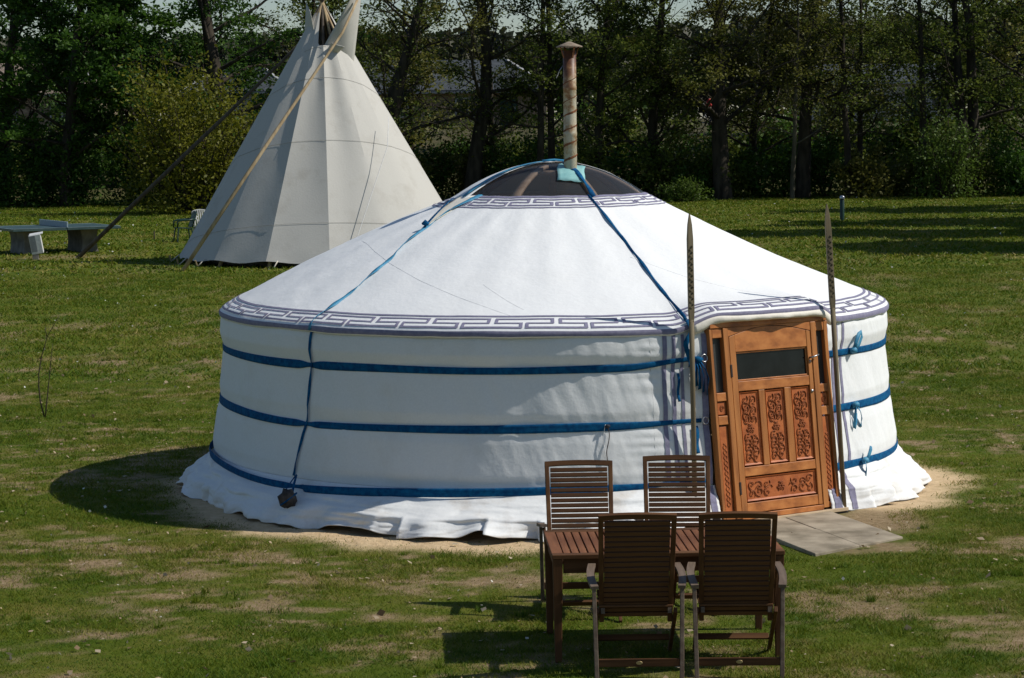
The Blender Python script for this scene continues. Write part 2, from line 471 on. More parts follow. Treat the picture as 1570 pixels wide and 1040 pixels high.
def masks(x, y):
    r = np.hypot(x, y)
    th = np.arctan2(x, -y)
    # worn, thin patches of the lawn, stretched across the view
    n = fbm(x * .55 + 3.1, y * 1.0 + 8.2, 0, 4)
    n2 = fbm(x * 2.6 + 1, y * 3.4 + 2, 2, 3)
    near = 1 - sst(10, 44, y)
    n3 = fbm(x * 7 + 5, y * 9 + 1, 3, 3)
    bare = sst(.51, .67, n * .34 + n2 * .30 + n3 * .36 + .03 * near * sst(-1.5, -4.5, y)) * (.55 + .45 * n3)
    bare = bare * (.25 + .75 * near) * (1 - sst(60, 75, y))
    # trodden ground at the end of the paving and under the table
    bare = np.maximum(bare, .75 * sst(.9, .2, np.hypot((x - 2.5) / .9, (y + 4.1) / .45)) * sst(.35, .55, n2))
    bare = np.maximum(bare, .8 * sst(1.0, .5, np.hypot((x - 2.75) / .45, (y + 2.6) / .9)))
    bare = np.maximum(bare, .9 * sst(1.1, .4, np.hypot((x + 12.6) / 2.2, (y - 39.2) / 1.0)))
    # sand spilling out from under the wall
    wob = .28 * (fbm(th * 4 + 10, r * 0 + 3, 1, 3) - .5) * 2
    width = .16 + .42 * sst(-1.5, -.3, th) * (1 - sst(.25, .5, th)) + .22 * sst(.85, 1.1, th) * (1 - sst(1.5, 1.9, th))
    sand = sst(RSKIRT + width + wob * .6 + .16, RSKIRT + width + wob * .6 - .22, r + .35 * (n2 - .5)) 
    sand = sand * (1 - .9 * sst(.40, .48, th) * (1 - sst(.86, .94, th)))
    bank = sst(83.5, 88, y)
    return bare, sand, bank

def graded(lo, hi, step, far_lo, far_hi, g=1.13):
    a = list(np.arange(lo, hi + 1e-6, step))
    s = step; p = hi
    while p < far_hi:
        s = min(s * g, 60); p += s; a.append(p)
    s = step; p = lo
    while p > far_lo:
        s = min(s * g, 60); p -= s; a.insert(0, p)
    return np.array(a)
gx = graded(-7, 6.5, .09, -900, 900, 1.1)
gy = graded(-10, 4.5, .09, -120, 1500, 1.06)
X, Y = np.meshgrid(gx, gy, indexing='ij')
B_, S_, K_ = masks(X, Y)
G = np.stack([X, Y, gz(X, Y) + .04 * S_ * (fbm(X * 4.5, Y * 4.5, 3, 4) - .5)], -1)
ground = grid_mesh('ground', G, M['ground'], attrs={'bare': B_.ravel(), 'sand': S_.ravel(), 'bank': K_.ravel()})
tag(ground, kind='structure')

# lawn blades
def frustum_pts(rng, n, y0, y1, marg=1.18):
    yy = y0 + (y1 - y0) * np.sqrt(rng.random(n) * (1 - ((y0 + 22.67) / (y1 + 22.67)) ** 2) + ((y0 + 22.67) / (y1 + 22.67)) ** 2) if False else None
    d0, d1 = y0 + 22.67, y1 + 22.67
    d = np.sqrt(rng.random(n) * (d1 * d1 - d0 * d0) + d0 * d0)
    u = (rng.random(n) * 2 - 1) * marg * .2122
    return (u - .0173) * d, d - 22.67

def make_grass():
    rng = np.random.default_rng(5)
    V = []; R = []
    for (y0, y1, n, h0, h1, w) in ((-10.2, -2, 420000, .008, .026, .0065), (-2, 9, 350000, .010, .030, .0095),
                                   (9, 32, 230000, .022, .05, .022), (32, 84, 160000, .035, .07, .06)):
        x, y = frustum_pts(rng, n, y0, y1, 1.3 if y1 < 10 else 1.15)
        b, s, k = masks(x, y)
        r = np.hypot(x, y)
        cl = fbm(x * 1.6 + 5, y * 1.6 + 2, 3, 3)
        p = (1 - .72 * b) * (1 - .96 * s) * (.62 + .5 * sst(.35, .6, cl))
        keep = (rng.random(n) < p) & (r > RSKIRT + .10)
        on_slab = (x > 1.75) & (x < 2.8) & (y < -2.0) & (y > -4.35) & (((x - 1.6) * 1.0 + (y + 2.9) * .3 > -.1))
        keep &= ~on_slab
        x, y, cl, b = x[keep], y[keep], cl[keep], b[keep]; m = len(x)
        z = gz(x, y)
        hgt = (h0 + (h1 - h0) * rng.random(m)) * (.75 + .65 * sst(.4, .7, cl))
        a = rng.random(m) * 2 * np.pi; lean = rng.normal(0, 1.0, (m, 2)) * hgt[:, None]
        ww = w * (.6 + .8 * rng.random(m))
        dx, dy = np.cos(a) * ww / 2, np.sin(a) * ww / 2
        tri = np.zeros((m, 3, 3))
        tri[:, 0] = np.stack([x - dx, y - dy, z - .004], -1)
        tri[:, 1] = np.stack([x + dx, y + dy, z - .004], -1)
        tri[:, 2] = np.stack([x + lean[:, 0], y + lean[:, 1], z + hgt], -1)
        tone = np.clip(.60 * rng.random(m) - .12 + .70 * (fbm(x * .7, y * .9 + 30, 1, 4) - .25) + .55 * (fbm(x * 4.5, y * 5.5 + 3, 2, 3) - .45) + .40 * b + .06, 0, 1)
        V.append(tri.reshape(-1, 3)); R.append(np.repeat(tone, 3))
    # taller tufts
    tx, ty = frustum_pts(rng, 1500, -9.8, 12, 1.25)
    b, s, k = masks(tx, ty); kp = (s < .25) & (np.hypot(tx, ty) > 3.9) & ~((tx > 1.6) & (tx < 2.95) & (ty < -1.9) & (ty > -4.45)) & (fbm(tx * .8, ty * .8 + 4, 2, 2) > .42)
    tx, ty = tx[kp], ty[kp]; nb = 46; m = len(tx) * nb
    rad = np.repeat(.03 + .07 * rng.random(len(tx)), nb); aa = rng.random(m) * 6.283; rr = rad * np.sqrt(rng.random(m))
    x = np.repeat(tx, nb) + rr * np.cos(aa); y = np.repeat(ty, nb) + rr * np.sin(aa); z = gz(x, y)
    hgt = np.repeat(.022 + .034 * rng.random(len(tx)), nb) * (.6 + .6 * rng.random(m)); lean = rng.normal(0, .5, (m, 2)) * hgt[:, None]
    a = rng.random(m) * 6.283; ww = .007 * (.6 + .8 * rng.random(m)); dx, dy = np.cos(a) * ww / 2, np.sin(a) * ww / 2
    tri = np.stack([np.stack([x - dx, y - dy, z - .004], -1), np.stack([x + dx, y + dy, z - .004], -1), np.stack([x + lean[:, 0], y + lean[:, 1], z + hgt], -1)], 1)
    V.append(tri.reshape(-1, 3)); R.append(np.repeat(np.clip(np.repeat(.05 + .35 * rng.random(len(tx)), nb) + .25 * rng.random(m), 0, 1), 3))
    V = np.concatenate(V); R = np.concatenate(R)
    F = np.arange(len(V)).reshape(-1, 3)
    o = np_mesh('grass', V, F, M['grass'], attrs={'rnd': R})
    tag(o, 'short patchy green lawn grass over the meadow', 'grass', kind='stuff')
make_grass()

def leaf_quads(C, size, rng, flat=0.0, aspect=.6):
    """diamond leaves at points C"""
    n = len(C)
    d = rng.normal(size=(n, 3)); d[:, 2] *= (1 - flat); d /= np.linalg.norm(d, axis=1)[:, None] + 1e-9
    e = rng.normal(size=(n, 3)); e[:, 2] *= (1 - flat)
    e -= (e * d).sum(1)[:, None] * d; e /= np.linalg.norm(e, axis=1)[:, None] + 1e-9
    s = (size * (.6 + .8 * rng.random(n)))[:, None]
    nn = np.cross(d, e)
    V = np.stack([C - d * s * .5, C + e * s * .5 * aspect + nn * s * .06, C + d * s * .5, C - e * s * .5 * aspect + nn * s * .06], 1).reshape(-1, 3)
    F = np.arange(4 * n).reshape(-1, 4)
    return V, F

def scatter_litter():
    rng = np.random.default_rng(8)
    x, y = frustum_pts(rng, 8000, -9.8, 10, 1.2)
    b, s, k = masks(x, y); r = np.hypot(x, y)
    keep = (r > 3.7) & (rng.random(8000) < .35 + .6 * b)
    x, y = x[keep], y[keep]
    C = np.stack([x, y, gz(x, y) + .012 + .016 * rng.random(len(x))], -1)
    sz = .016 + .040 * rng.random(len(C)) ** 2.5
    V, F = leaf_quads(C, sz, rng, .75, .7)
    o = np_mesh('fallen_leaves', V, F, M['litter'], attrs={'rnd': np.repeat(rng.random(len(C)) ** .8, 4)})
    tag(o, 'dry pale fallen leaves lying on the lawn', 'leaves', kind='stuff')
    V = []; Rr = []
    for (y0, y1, n, sz) in ((-8, 12, 220, .022), (12, 40, 420, .035), (40, 80, 420, .06)):
        x, y = frustum_pts(rng, n, y0, y1, 1.15)
        cl = fbm(x * .5 + 70, y * .5, 0, 2); kp = (cl > .45) & (np.hypot(x, y) > 4)
        x, y = x[kp], y[kp]
        C = np.stack([x, y, gz(x, y) + .055], -1)
        v, f = leaf_quads(C, sz, rng, .8, 1.0); V.append(v); Rr.append(np.repeat(rng.random(len(C)), 4))
    V = np.concatenate(V)
    o = np_mesh('daisies', V, np.arange(len(V)).reshape(-1, 4), M['petal'], attrs={'rnd': np.concatenate(Rr)})
    tag(o, 'tiny white daisies dotted over the lawn', 'daisies', kind='stuff')
scatter_litter()

# paving in front of the door
paving = empty('paving', (0, 0, 0)); tag(paving, kind='structure')
def slab(quad, z=.035):
    mb = MB()
    c = np.mean(quad, 0)
    q = [(c[0] + (p[0] - c[0]) * .988, c[1] + (p[1] - c[1]) * .992) for p in quad]
    mb.prism(q, (1, 0, 0), (0, 1, 0), (0, 0, 1), (0, 0, z - .06), .06)
    o = mb.build('slab', M['slab'], paving, bevel=.006)
    return o
_a0, _a1 = np.array((1.885, -2.55)), np.array((2.376, -4.029))
_b0, _b1 = np.array((2.330, -2.17)), np.array((2.766, -3.663))
_d = (_a1 - _a0); _w = (_a0 - _b0) * .0 + (_a1 - _b1)
_a0 = _a1 - _d / np.linalg.norm(_d) * 1.62
_b0 = _b1 - _d / np.linalg.norm(_d) * 1.62
slab([_a0, _b0, _b1, _a1])
_c1 = _a1 + _w; _c0 = _a0 + _w; _cm0 = _c1 + (_c0 - _c1) * .5; _am = _a1 + (_a0 - _a1) * .5
slab([_cm0, _am, _a1, _c1], .037)
slab([_c0, _a0, _am, _cm0], .033)

# ---------------------------------------------------------------- yurt
yurt = empty('yurt', (0, 0, 0))
tag(yurt, 'round white canvas yurt with blue belts and a carved wooden door', 'yurt')
PROF = np.array([(3.115, 1.60), (3.125, 1.64), (3.075, 1.69), (2.95, 1.745), (2.57, 1.915), (2.25, 2.06), (1.93, 2.207),
                 (1.575, 2.37), (1.245, 2.514), (.94, 2.65), (.85, 2.685)])
def _smooth_prof():
    s = np.r_[0, np.cumsum(np.hypot(*np.diff(PROF, axis=0).T))]
    t = np.linspace(0, s[-1], 400)
    r = np.interp(t, s, PROF[:, 0]); z = np.interp(t, s, PROF[:, 1])
    k = np.hanning(13); k /= k.sum()
    def sm(a):
        p = np.r_[2 * a[0] - a[6:0:-1], a, 2 * a[-1] - a[-2:-8:-1]]
        return np.convolve(p, k, 'valid')
    return t, sm(r), sm(z)
PS, PR, PZ = _smooth_prof()
SMAX = PS[-1]
def roof_pt(th, s, lift=0.0):
    th = np.asarray(th, float); s = np.asarray(s, float)
    R = np.interp(s, PS, PR); z = np.interp(s, PS, PZ)
    R = R - .1 * np.sin(th) * np.sin(np.pi * np.clip((s - .1) / 2.4, 0, 1))
    dr = np.interp(s + .01, PS, PR) - np.interp(s - .01, PS, PR)
    dz = np.interp(s + .01, PS, PZ) - np.interp(s - .01, PS, PZ)
    L = np.hypot(dr, dz) + 1e-9
    nr, nz = dz / L, -dr / L
    deg = np.degrees(th)
    w = sst(18, 26, deg) * (1 - sst(46, 52, deg))
    fall = np.exp(-(s / .42) ** 2)
    # cloth sags softly between the roof spokes, hem a little uneven
    sag = .003 * np.cos(th * 30 + .4 * np.sin(th * 3)) * sst(.3, .9, s) * (1 - sst(2.1, 2.5, s))
    hem = .012 * (fbm(th * 7 + 20, s * 3, 2, 3) - .5) * 2
    wr = .006 * (fbm(th * 9 + 3, s * 4 + 8, 0, 4) - .5) * 2
    off = sag + hem * np.exp(-s / .2) + wr + lift
    R = R + nr * off + .03 * w * fall
    z = z + nz * off + .12 * w * fall + .008 * (fbm(th * 11, s * 0 + 1, 1, 3) - .5) * 2 * np.exp(-s / .06)
    return np.stack([R * np.sin(th), -R * np.cos(th), z], -1)
TH = np.radians(np.r_[np.arange(-105, 105, .5), np.arange(105, 255.1, 2.0)])
SS = np.r_[np.linspace(0, .4, 34), np.linspace(.43, SMAX, 60)]
T2, S2 = np.meshgrid(TH, SS, indexing='ij')
grid_mesh('roof_cover', roof_pt(T2, S2), M['roofwhite'], yurt, .004)

# wall cover
BELTS = ((1.326, 3.077), (.855, 3.126), (.347, 3.195))
WZ = np.array([1.66, 1.56, 1.45, 1.326, 1.21, 1.09, .97, .855, .73, .60, .47, .347])
WR = np.array([3.080, 3.106, 3.114, 3.084, 3.098, 3.112, 3.128, 3.120, 3.152, 3.172, 3.192, 3.190])
def wall_r(th, z):
    r = np.interp(-np.asarray(z), -WZ, WR)
    deg = np.degrees(th)
    u = th * 3.1
    d = .012 * (fbm(u * 1.1 + 30, z * .9 + 2, 0, 2) - .5) * 2 + .010 * (fbm(u * 2.9 + 4 + .5 * z, z * 1.0 + 9, 1, 3) - .5) * 2 \
        + .007 * (fbm(u * 7 + z * 2.2, z * 1.9 + 1, 2, 3) - .5) * 2
    pinch = 0
    for bz, _ in BELTS:
        pinch = pinch + np.exp(-((z - bz) / .05) ** 2)
    d = d * (1 - .75 * np.clip(pinch, 0, 1))
    # puckers along the stitched seam left of the door
    sm = np.exp(-np.abs(deg - 14.6) / 2.2)
    d = d + .004 * sm * np.sin(z * 62 + 3 * np.sin(z * 9))
    return r + d
def dshift(th, z):
    """the cover right of the door is pulled further over the frame towards the ground"""
    deg = np.degrees(th)
    return RAD(2.1) * np.clip((1.62 - z) / 1.27, 0, 1) * np.clip(1 - (deg - 47) / 10, 0, 1) * (deg > 44)
def wall_pt(th, z, lift=0.0):
    th = th - dshift(th, z)
    r = wall_r(th, z) + lift
    return np.stack([r * np.sin(th), -r * np.cos(th), z + 0 * r], -1)
DL, DR = 24.4, 47.4          # the cover stops at these angles beside the door
WTH = np.radians(np.r_[np.arange(DR, 120, .3), np.arange(120, 250, 2.0), np.arange(250, 360 + DL + .01, .3)])
WTH = np.where(WTH > np.pi, WTH - 2 * np.pi, WTH)
Wz = np.linspace(1.66, .347, 90)
T2, Z2 = np.meshgrid(WTH, Wz, indexing='ij')
PW = wall_pt(T2, Z2)
# the cut edges turn in towards the door frame
for k in range(4):
    for i, sgn in ((k, 1), (-1 - k, 1)):
        PW[i, :, :2] *= (1 - .010 * (3 - k) / 3)
grid_mesh('wall_cover', PW, M['white'], yurt, .004)

# skirt: flared, with folds that grow to the hem
def skirt_pt(th, t):
    deg = np.degrees(th)
    th_in = th
    u = th * 3.3
    r = np.interp(t, [0, .2, .45, .6, .68, .8, 1], [3.190, 3.245, 3.345, 3.405, 3.425, 3.44, 3.455])
    z = np.interp(t, [0, .2, .45, .6, .68, .8, 1], [.347, .290, .205, .155, .125, .080, .010])
    big = (fbm(u * 1.5 + 11, t * .5, 0, 2) - .5) * 2
    fold = (1 - np.abs(2 * fbm(u * 2.3 + 50, t * .35 + 3, 1, 2) - 1) * 2.2)
    fine = (fbm(u * 6 + t * 3, t * 3 + 1, 2, 3) - .5) * 2
    diag = (fbm(u * 1.3 - t * 2.0, t * 6 + 4, 3, 4) - .5) * 2
    ruff = sst(.52, .72, t)
    dd = np.where(deg < 36, np.where(deg < 24.5, 24.4 - deg, 0), deg - 47.4)
    edge = .38 + .62 * sst(0, 11, np.abs(dd))
    flare = np.interp(deg, [-180, -110, -75, -25, 15, 60, 95, 180], [.9, .85, .92, 1.33, 1.33, .85, .50, .9])
    r = 3.190 + (r - 3.190) * edge * flare
    d = .05 * big * t + .085 * fold * (.35 + .65 * ruff) * t + .030 * fine * sst(.1, .6, t) + .048 * diag * sst(0.03, .3, t) * (1 - .6 * ruff)
    lf = sst(-108, -96, deg) * (1 - sst(-36, -28, deg))
    d = d + lf * (.020 * np.sin(u * 15 + 2.2 * np.sin(u * 2.3)) + .016 * np.sin(u * 27 + 1.7 * np.sin(u * 5))) * sst(.15, .9, t)
    # regular pleats right of the door, box folds in front
    pl = sst(50, 60, deg) * (1 - sst(98, 112, deg))
    saw = (np.mod(u * 3.1 + .5 * np.sin(u * 2.2), 1.0))
    d = d + pl * ruff * .14 * (saw ** .7 - .4) * t
    fr = sst(-34, -26, deg) * (1 - sst(14, 22, deg))
    saw2 = np.mod(u * 1.55 + .35 * np.sin(u * 3.1 + 1), 1.0)
    d = d + fr * ruff * .14 * ((1 - saw2) ** 2.2 - .3) * t
    d = d + .022 * np.exp(-((t - .60) / .05) ** 2) * (fr + .5 * pl)
    z = z + t ** 3 * (.034 * fold + .04 * big - .012) * (1 - .5 * pl) + .014 * diag * t * (1 - t)
    z = z + t ** 3 * .055 * np.maximum(0, np.sin(u * 6.3 + 1.5 * np.sin(u * 1.7))) ** 2 * (1 - .6 * pl)
    r = r + d * edge
    z = np.maximum(z, .004)
    th = th_in - dshift(th_in, .347)
    return np.stack([r * np.sin(th), -r * np.cos(th), z], -1)
TT = np.linspace(0, 1, 44)
T2, t2 = np.meshgrid(WTH, TT, indexing='ij')
grid_mesh('skirt', skirt_pt(T2, t2), M['skirt'], yurt, .004)

# printed meander borders
def print_band(name, bars, fn, lift, mat, parent, dth=1.0):
    """bars: (th0, th1, s0, s1) patches laid on a surface fn(th, s, lift)"""
    V = []; F = []; n = 0
    for (a0, a1, s0, s1) in bars:
        k = max(2, int(abs(a1 - a0) / dth) + 2); j = max(2, int(abs(s1 - s0) / .02) + 2)
        A, S = np.meshgrid(np.radians(np.linspace(a0, a1, k)), np.linspace(s0, s1, j), indexing='ij')
        P = fn(A, S, lift).reshape(-1, 3)
        idx = np.arange(k * j).reshape(k, j) + n
        V.append(P); F.append(np.stack([idx[:-1, :-1], idx[1:, :-1], idx[1:, 1:], idx[:-1, 1:]], -1).reshape(-1, 4)); n += k * j
    return np_mesh(name, np.concatenate(V), np.concatenate(F), mat, parent, True)
def meander(Tl, Ml, Bl, period, t, tv, count, a_start):
    """bars of the stepped key stroke; levels are (s0,s1) pairs, angles in degrees"""
    out = []
    for k in range(count):
        o = a_start + k * period
        p = period / 340.0
        A = lambda x: o + x * p
        # bars stop short of the uprights so that no two patches overlap
        out += [(A(30), A(345), *Tl), (A(195) + tv, A(345) , *Ml), (A(195), A(520), *Bl), (A(370) + 0, A(520) - tv, *Ml)]
        out += [(A(345) - tv, A(345), Ml[1], Tl[0]), (A(195), A(195) + tv, Bl[1], Ml[1]),
                (A(520) - tv, A(520), Bl[1], Ml[1]), (A(370), A(370) + tv, Ml[1], Tl[0])]
    return out
bars = [(-180, 180, .268, .290), (-180, 180, .012, .056)]
bars += meander((.222, .241), (.152, .170), (.088, .107), 10.0, .025, .5, 36, -180.0)
print_band('eave_border_print', bars, roof_pt, .005, M['print'], yurt)
cb = [(-180, 180, 2.285, 2.303), (-180, 180, 2.495, 2.535)]
cb += meander((2.445, 2.468), (2.39, 2.41), (2.33, 2.352), 24.0, .02, 1.6, 15, -180.0)
print_band('crown_border_print', cb, roof_pt, .005, M['print'], yurt, 2.0)
# upright stripes beside the door
st = []
for a0, a1 in ((16.6, 17.3), (18.1, 18.7), (19.6, 20.1), (23.0, 24.0), (48.0, 49.0), (51.0, 52.0), (53.3, 53.9)):
    st.append((a0, a1, .36, 1.60))
for b in st:
    print_band('edge_stripe_print', [b], wall_pt, .009, M['print'], yurt, .2)
st = []
for a0, a1 in ((48.0, 49.0), (51.0, 52.0), (23.0, 24.0)):
    st.append((a0, a1, .02, .97))
for b in st:
    print_band('skirt_stripe_print', [b], lambda A, S, l: skirt_pt(A, S) * np.array((1.0025, 1.0025, 1.0)) + np.array((0, 0, .004)), 0, M['print'], yurt, .2)

# sewn seams
def seam(pts, rad, mat=None, name='seam'):
    return MB().tube(pts, rad, 5).build(name, mat or M['seam'], yurt, True)
seam([wall_pt(RAD(14.6 + .5 * math.sin(z * 2)), z, .002) for z in np.linspace(1.58, .36, 40)], .0032)
for a in (-62, -27, 7.5, 43, 78):
    pass
seam([roof_pt(RAD(a), s, -.0006) for a, s in zip(np.linspace(-70, -7, 40), 1.55 - 1.25 * np.linspace(0, 1, 40) ** 1.6)], .0022)
seam([roof_pt(RAD(a), s, -.0006) for a, s in zip(np.linspace(-14, -5, 12), np.linspace(.84, .40, 12))], .002)
seam([roof_pt(RAD(a), s, -.0006) for a, s in zip(np.linspace(20, 44, 26), np.linspace(1.30, .33, 26))], .002)

# belts round the wall
def belt(z0, r_off, half, name='belt'):
    a = np.radians(np.r_[np.arange(DR + .5, 120, .8), np.arange(120, 250, 3.0), np.arange(250, 360 + DL - 1.0, .8)])
    P = []
    for th in a:
        thn = th if th <= math.pi else th - 2 * math.pi
        deg = math.degrees(thn)
        z = z0 + .010 * math.sin(thn * 2.0 + .7) + .004 * math.sin(thn * 9) + .06 * float(sst(10, 22, deg)) * (1 - float(sst(23, 30, deg))) * (1 if z0 > 1.2 else .35)
        tw = half * (1 - .45 * float(sst(6, 20, deg)) * (1 - float(sst(23, 30, deg)))) * (1 + .12 * math.sin(thn * 5 + z0 * 9))
        pin = math.exp(-((deg + 42) / 1.6) ** 2)
        z -= (.055 if z0 < .5 else .030 if z0 < 1 else 0) * math.exp(-((deg + 40) / 24) ** 2)
        tw *= 1 - .5 * pin
        r = 3.115 if False else None
        row = []
        for k in np.linspace(-1, 1, 5):
            zz = z + tw * k
            ta = thn - float(dshift(np.array(thn), z0))
            rr = float(wall_r(np.array(thn), np.array(z))) if z > .36 else 3.195
            rr = max(rr, np.interp(-zz, -WZ, WR), 0 if z0 > .5 or deg > 30 else 3.190 + 1.25 * max(0, .347 - (z - tw)) * (.9 if deg < -40 else 1.2)) + r_off + .004 * (1 - k * k)
            row.append((rr * math.sin(ta), -rr * math.cos(ta), zz))
        P.append(row)
    return grid_mesh(name, np.array(P), M['blue'], yurt, .003)
for bz, _ in BELTS:
    belt(bz if bz > .4 else bz + .012, .010, .033)

def ribbon(pts, widths, normals, name, mat, parent, thick=.003, twist=None):
    pts = [Vector(p) for p in pts]; P = []
    for i, p in enumerate(pts):
        d = (pts[min(i + 1, len(pts) - 1)] - pts[max(i - 1, 0)]).normalized()
        n = Vector(normals[i]); n = (n - d * n.dot(d)).normalized()
        s = d.cross(n)
        if twist is not None:
            s = s * math.cos(twist[i]) + n * math.sin(twist[i])
        w = widths[i] if hasattr(widths, '__len__') else widths
        P.append([tuple(p - s * w / 2), tuple(p), tuple(p + s * w / 2)])
    return grid_mesh(name, np.array(P), mat, parent, thick)
def outn(th, up=.9): return (math.sin(th), -math.cos(th), up)

# strap over the left of the roof, then down the wall to the stone
ang = np.interp(np.linspace(0, 1, 60), [0, .3, .5, .7, .86, 1], [-41.2, -41.2, -43, -47, -51, -48])
sv = np.linspace(.02, 2.56, 60)
pts = [roof_pt(RAD(a), s, .012 + .006 * math.sin(s * 9)) for a, s in zip(ang, sv)]
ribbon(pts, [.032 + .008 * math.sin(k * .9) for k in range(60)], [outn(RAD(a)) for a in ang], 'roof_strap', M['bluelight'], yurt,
       twist=[.7 * math.sin(k * .42) for k in range(60)])
zz = np.linspace(1.615, .37, 40)
wa = np.interp(zz, [.37, .85, 1.6], [-44.0, -42.0, -41.2])
ribbon([wall_pt(RAD(a), z, .018) for a, z in zip(wa, zz)], .024, [outn(RAD(a), 0) for a in wa], 'wall_strap', M['blue'], yurt,
       twist=[.5 * math.sin(k * .5) for k in range(40)])
# second strap joining it under the crown
p0 = Vector(roof_pt(RAD(-47.5), 1.86, .02)); p1 = Vector(roof_pt(RAD(-66), 2.40, .03))
ribbon([p0.lerp(p1, k / 9) + Vector((0, 0, .01 * math.sin(k / 9 * 3.14))) for k in range(10)], .05, [outn(RAD(-55))] * 10, 'roof_strap', M['blue'], yurt)
MB().tube([p0 + Vector((-.03, 0, .02)), p0 + Vector((0, 0, .035)), p0 + Vector((.03, .01, .02))], [.01, .028, .012], 7).build('strap_knot', M['blue'], yurt, True)
# strap to the door post
sv = np.linspace(.10, 2.56, 50)
ang = np.interp(sv, [.1, .9, 2.0, 2.56], [20.6, 21.3, 22.0, 22.0])
ribbon([roof_pt(RAD(a), s, .010 + .004 * math.sin(s * 7)) for a, s in zip(ang, sv)], [.026 + .006 * math.sin(k * .7) for k in range(50)], [outn(RAD(a)) for a in ang],
       'roof_strap', M['blue'], yurt, twist=[.5 + .6 * math.sin(k * .3) for k in range(50)])
zz = np.linspace(1.72, 1.33, 16)
ribbon([wall_pt(RAD(20.6 + .35 * math.sin(k * .6)), z, .035 + .015 * math.sin(k * .5)) for k, z in enumerate(zz)], .045, [outn(RAD(20.6), 0)] * 16, 'hanging_strap', M['blue'], yurt,
       twist=[.9 * math.sin(k * .5) for k in range(16)])

def ring(c, nrm, R, r, name='ring'):
    n = Vector(nrm).normalized(); a = n.orthogonal().normalized(); b = n.cross(a)
    pts = [Vector(c) + (a * math.cos(t) + b * math.sin(t)) * R for t in np.linspace(0, 2 * math.pi, 17)]
    return MB().tube(pts, r, 6, False).build(name, M['metal'], yurt, True)
def bow(th, z, kind, name='belt_bow'):
    """knot with loop and hanging tails"""
    o = Vector(wall_pt(RAD(th), z, .022)); t = Vector((math.cos(RAD(th)), math.sin(RAD(th)), 0)); n = Vector((math.sin(RAD(th)), -math.cos(RAD(th)), 0)); u = Vector((0, 0, 1))
    mb = MB()
    mb.tube([o - t * .035 + n * .01, o + n * .03 + u * .008, o + t * .04 + n * .012 + u * .012], [.018, .032, .016], 8)
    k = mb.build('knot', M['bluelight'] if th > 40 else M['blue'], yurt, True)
    def tail(path, w, tw0):
        ribbon([o + t * a * 1.3 + u * b * 1.3 + n * c for a, b, c in path], w * 1.15, [n] * len(path), 'tail', M['bluelight'] if th > 40 else M['blue'], k,
               twist=[tw0 + .5 * math.sin(i) for i in range(len(path))])
    if kind == 0:
        tail([(.0, .01, .03), (-.01, .06, .05), (.03, .115, .055), (.075, .125, .05), (.085, .09, .045), (.05, .04, .04), (.01, .01, .035)], .03, .3)
    elif kind == 1:
        tail([(.0, 0, .03), (.03, -.04, .045), (.05, -.085, .045), (.062, -.13, .03), (.06, -.15, .025)], .036, .2)
        tail([(-.01, 0, .03), (-.035, -.05, .04), (-.05, -.11, .04), (-.04, -.15, .035), (-.02, -.11, .035), (-.012, -.05, .03)], .022, 1.0)
    elif kind == 2:
        tail([(.0, 0, .03), (.02, .04, .045), (.045, .075, .045), (.055, .095, .04)], .026, .2)
        tail([(-.01, 0, .03), (-.02, -.05, .045), (-.025, -.10, .04), (-.024, -.13, .03)], .042, .2)
    else:
        for q in range(4):
            tail([(.01 * q - .02, 0, .03), (.022 * q - .03, -.05, .055), (.03 * q - .03, -.11, .05), (.026 * q - .02, -.16 - .02 * q, .03)], .034, .3 * q)
    return k
for (th, z, kd) in ((56.5, 1.335, 0), (56.2, .862, 1), (56.8, .375, 2), (22.2, 1.38, 3)):
    bow(th, z, kd)
for bz, zz in ((1.326, 1.33), (.855, .86), (.347, .365)):
    pc = Vector(wall_pt(RAD(47.2), zz, .03)); ring(pc, (.5, -.8, .1), .033, .005)
for zz in (1.40, .885):
    pc = Vector(wall_pt(RAD(23.2), zz, .04)); ring(pc, (.5, -.8, .1), .030, .005)
# blue strips for loose tails, also standing for shade, beside the left door edge
for a, z0, z1, w in ((19.1, 1.28, 1.05, .022), (21.6, .84, .62, .045)):
    n = 14; zv = np.linspace(z0, z1, n)
    ribbon([wall_pt(RAD(a + .10 * math.sin(k * .5)), z, .020 + .004 * math.sin(k * .6)) for k, z in enumerate(zv)], w, [outn(RAD(a), 0)] * n, 'tail_and_shade', M['blue'], yurt)
# loose cord tied on the middle belt
cp = [wall_pt(RAD(7.9 + .25 * math.sin(k * .5)), z, .02) for k, z in enumerate(np.linspace(.885, .56, 14))]
MB().tube(cp, .004, 5).build('cord', M['darkmetal'], yurt, True)
cp = [wall_pt(RAD(7.6 - .35 * math.sin(k * .3)), z, .022) for k, z in enumerate(np.linspace(.885, .60, 12))]
MB().tube(cp, .0035, 5).build('cord', M['seam'], yurt, True)
o = Vector(wall_pt(RAD(7.9), .87, .024)); MB().tube([o + Vector((-.02, 0, .0)), o, o + Vector((.022, 0, .004))], [.01, .02, .009], 6).build('cord_knot', M['darkcloth'], yurt, True)

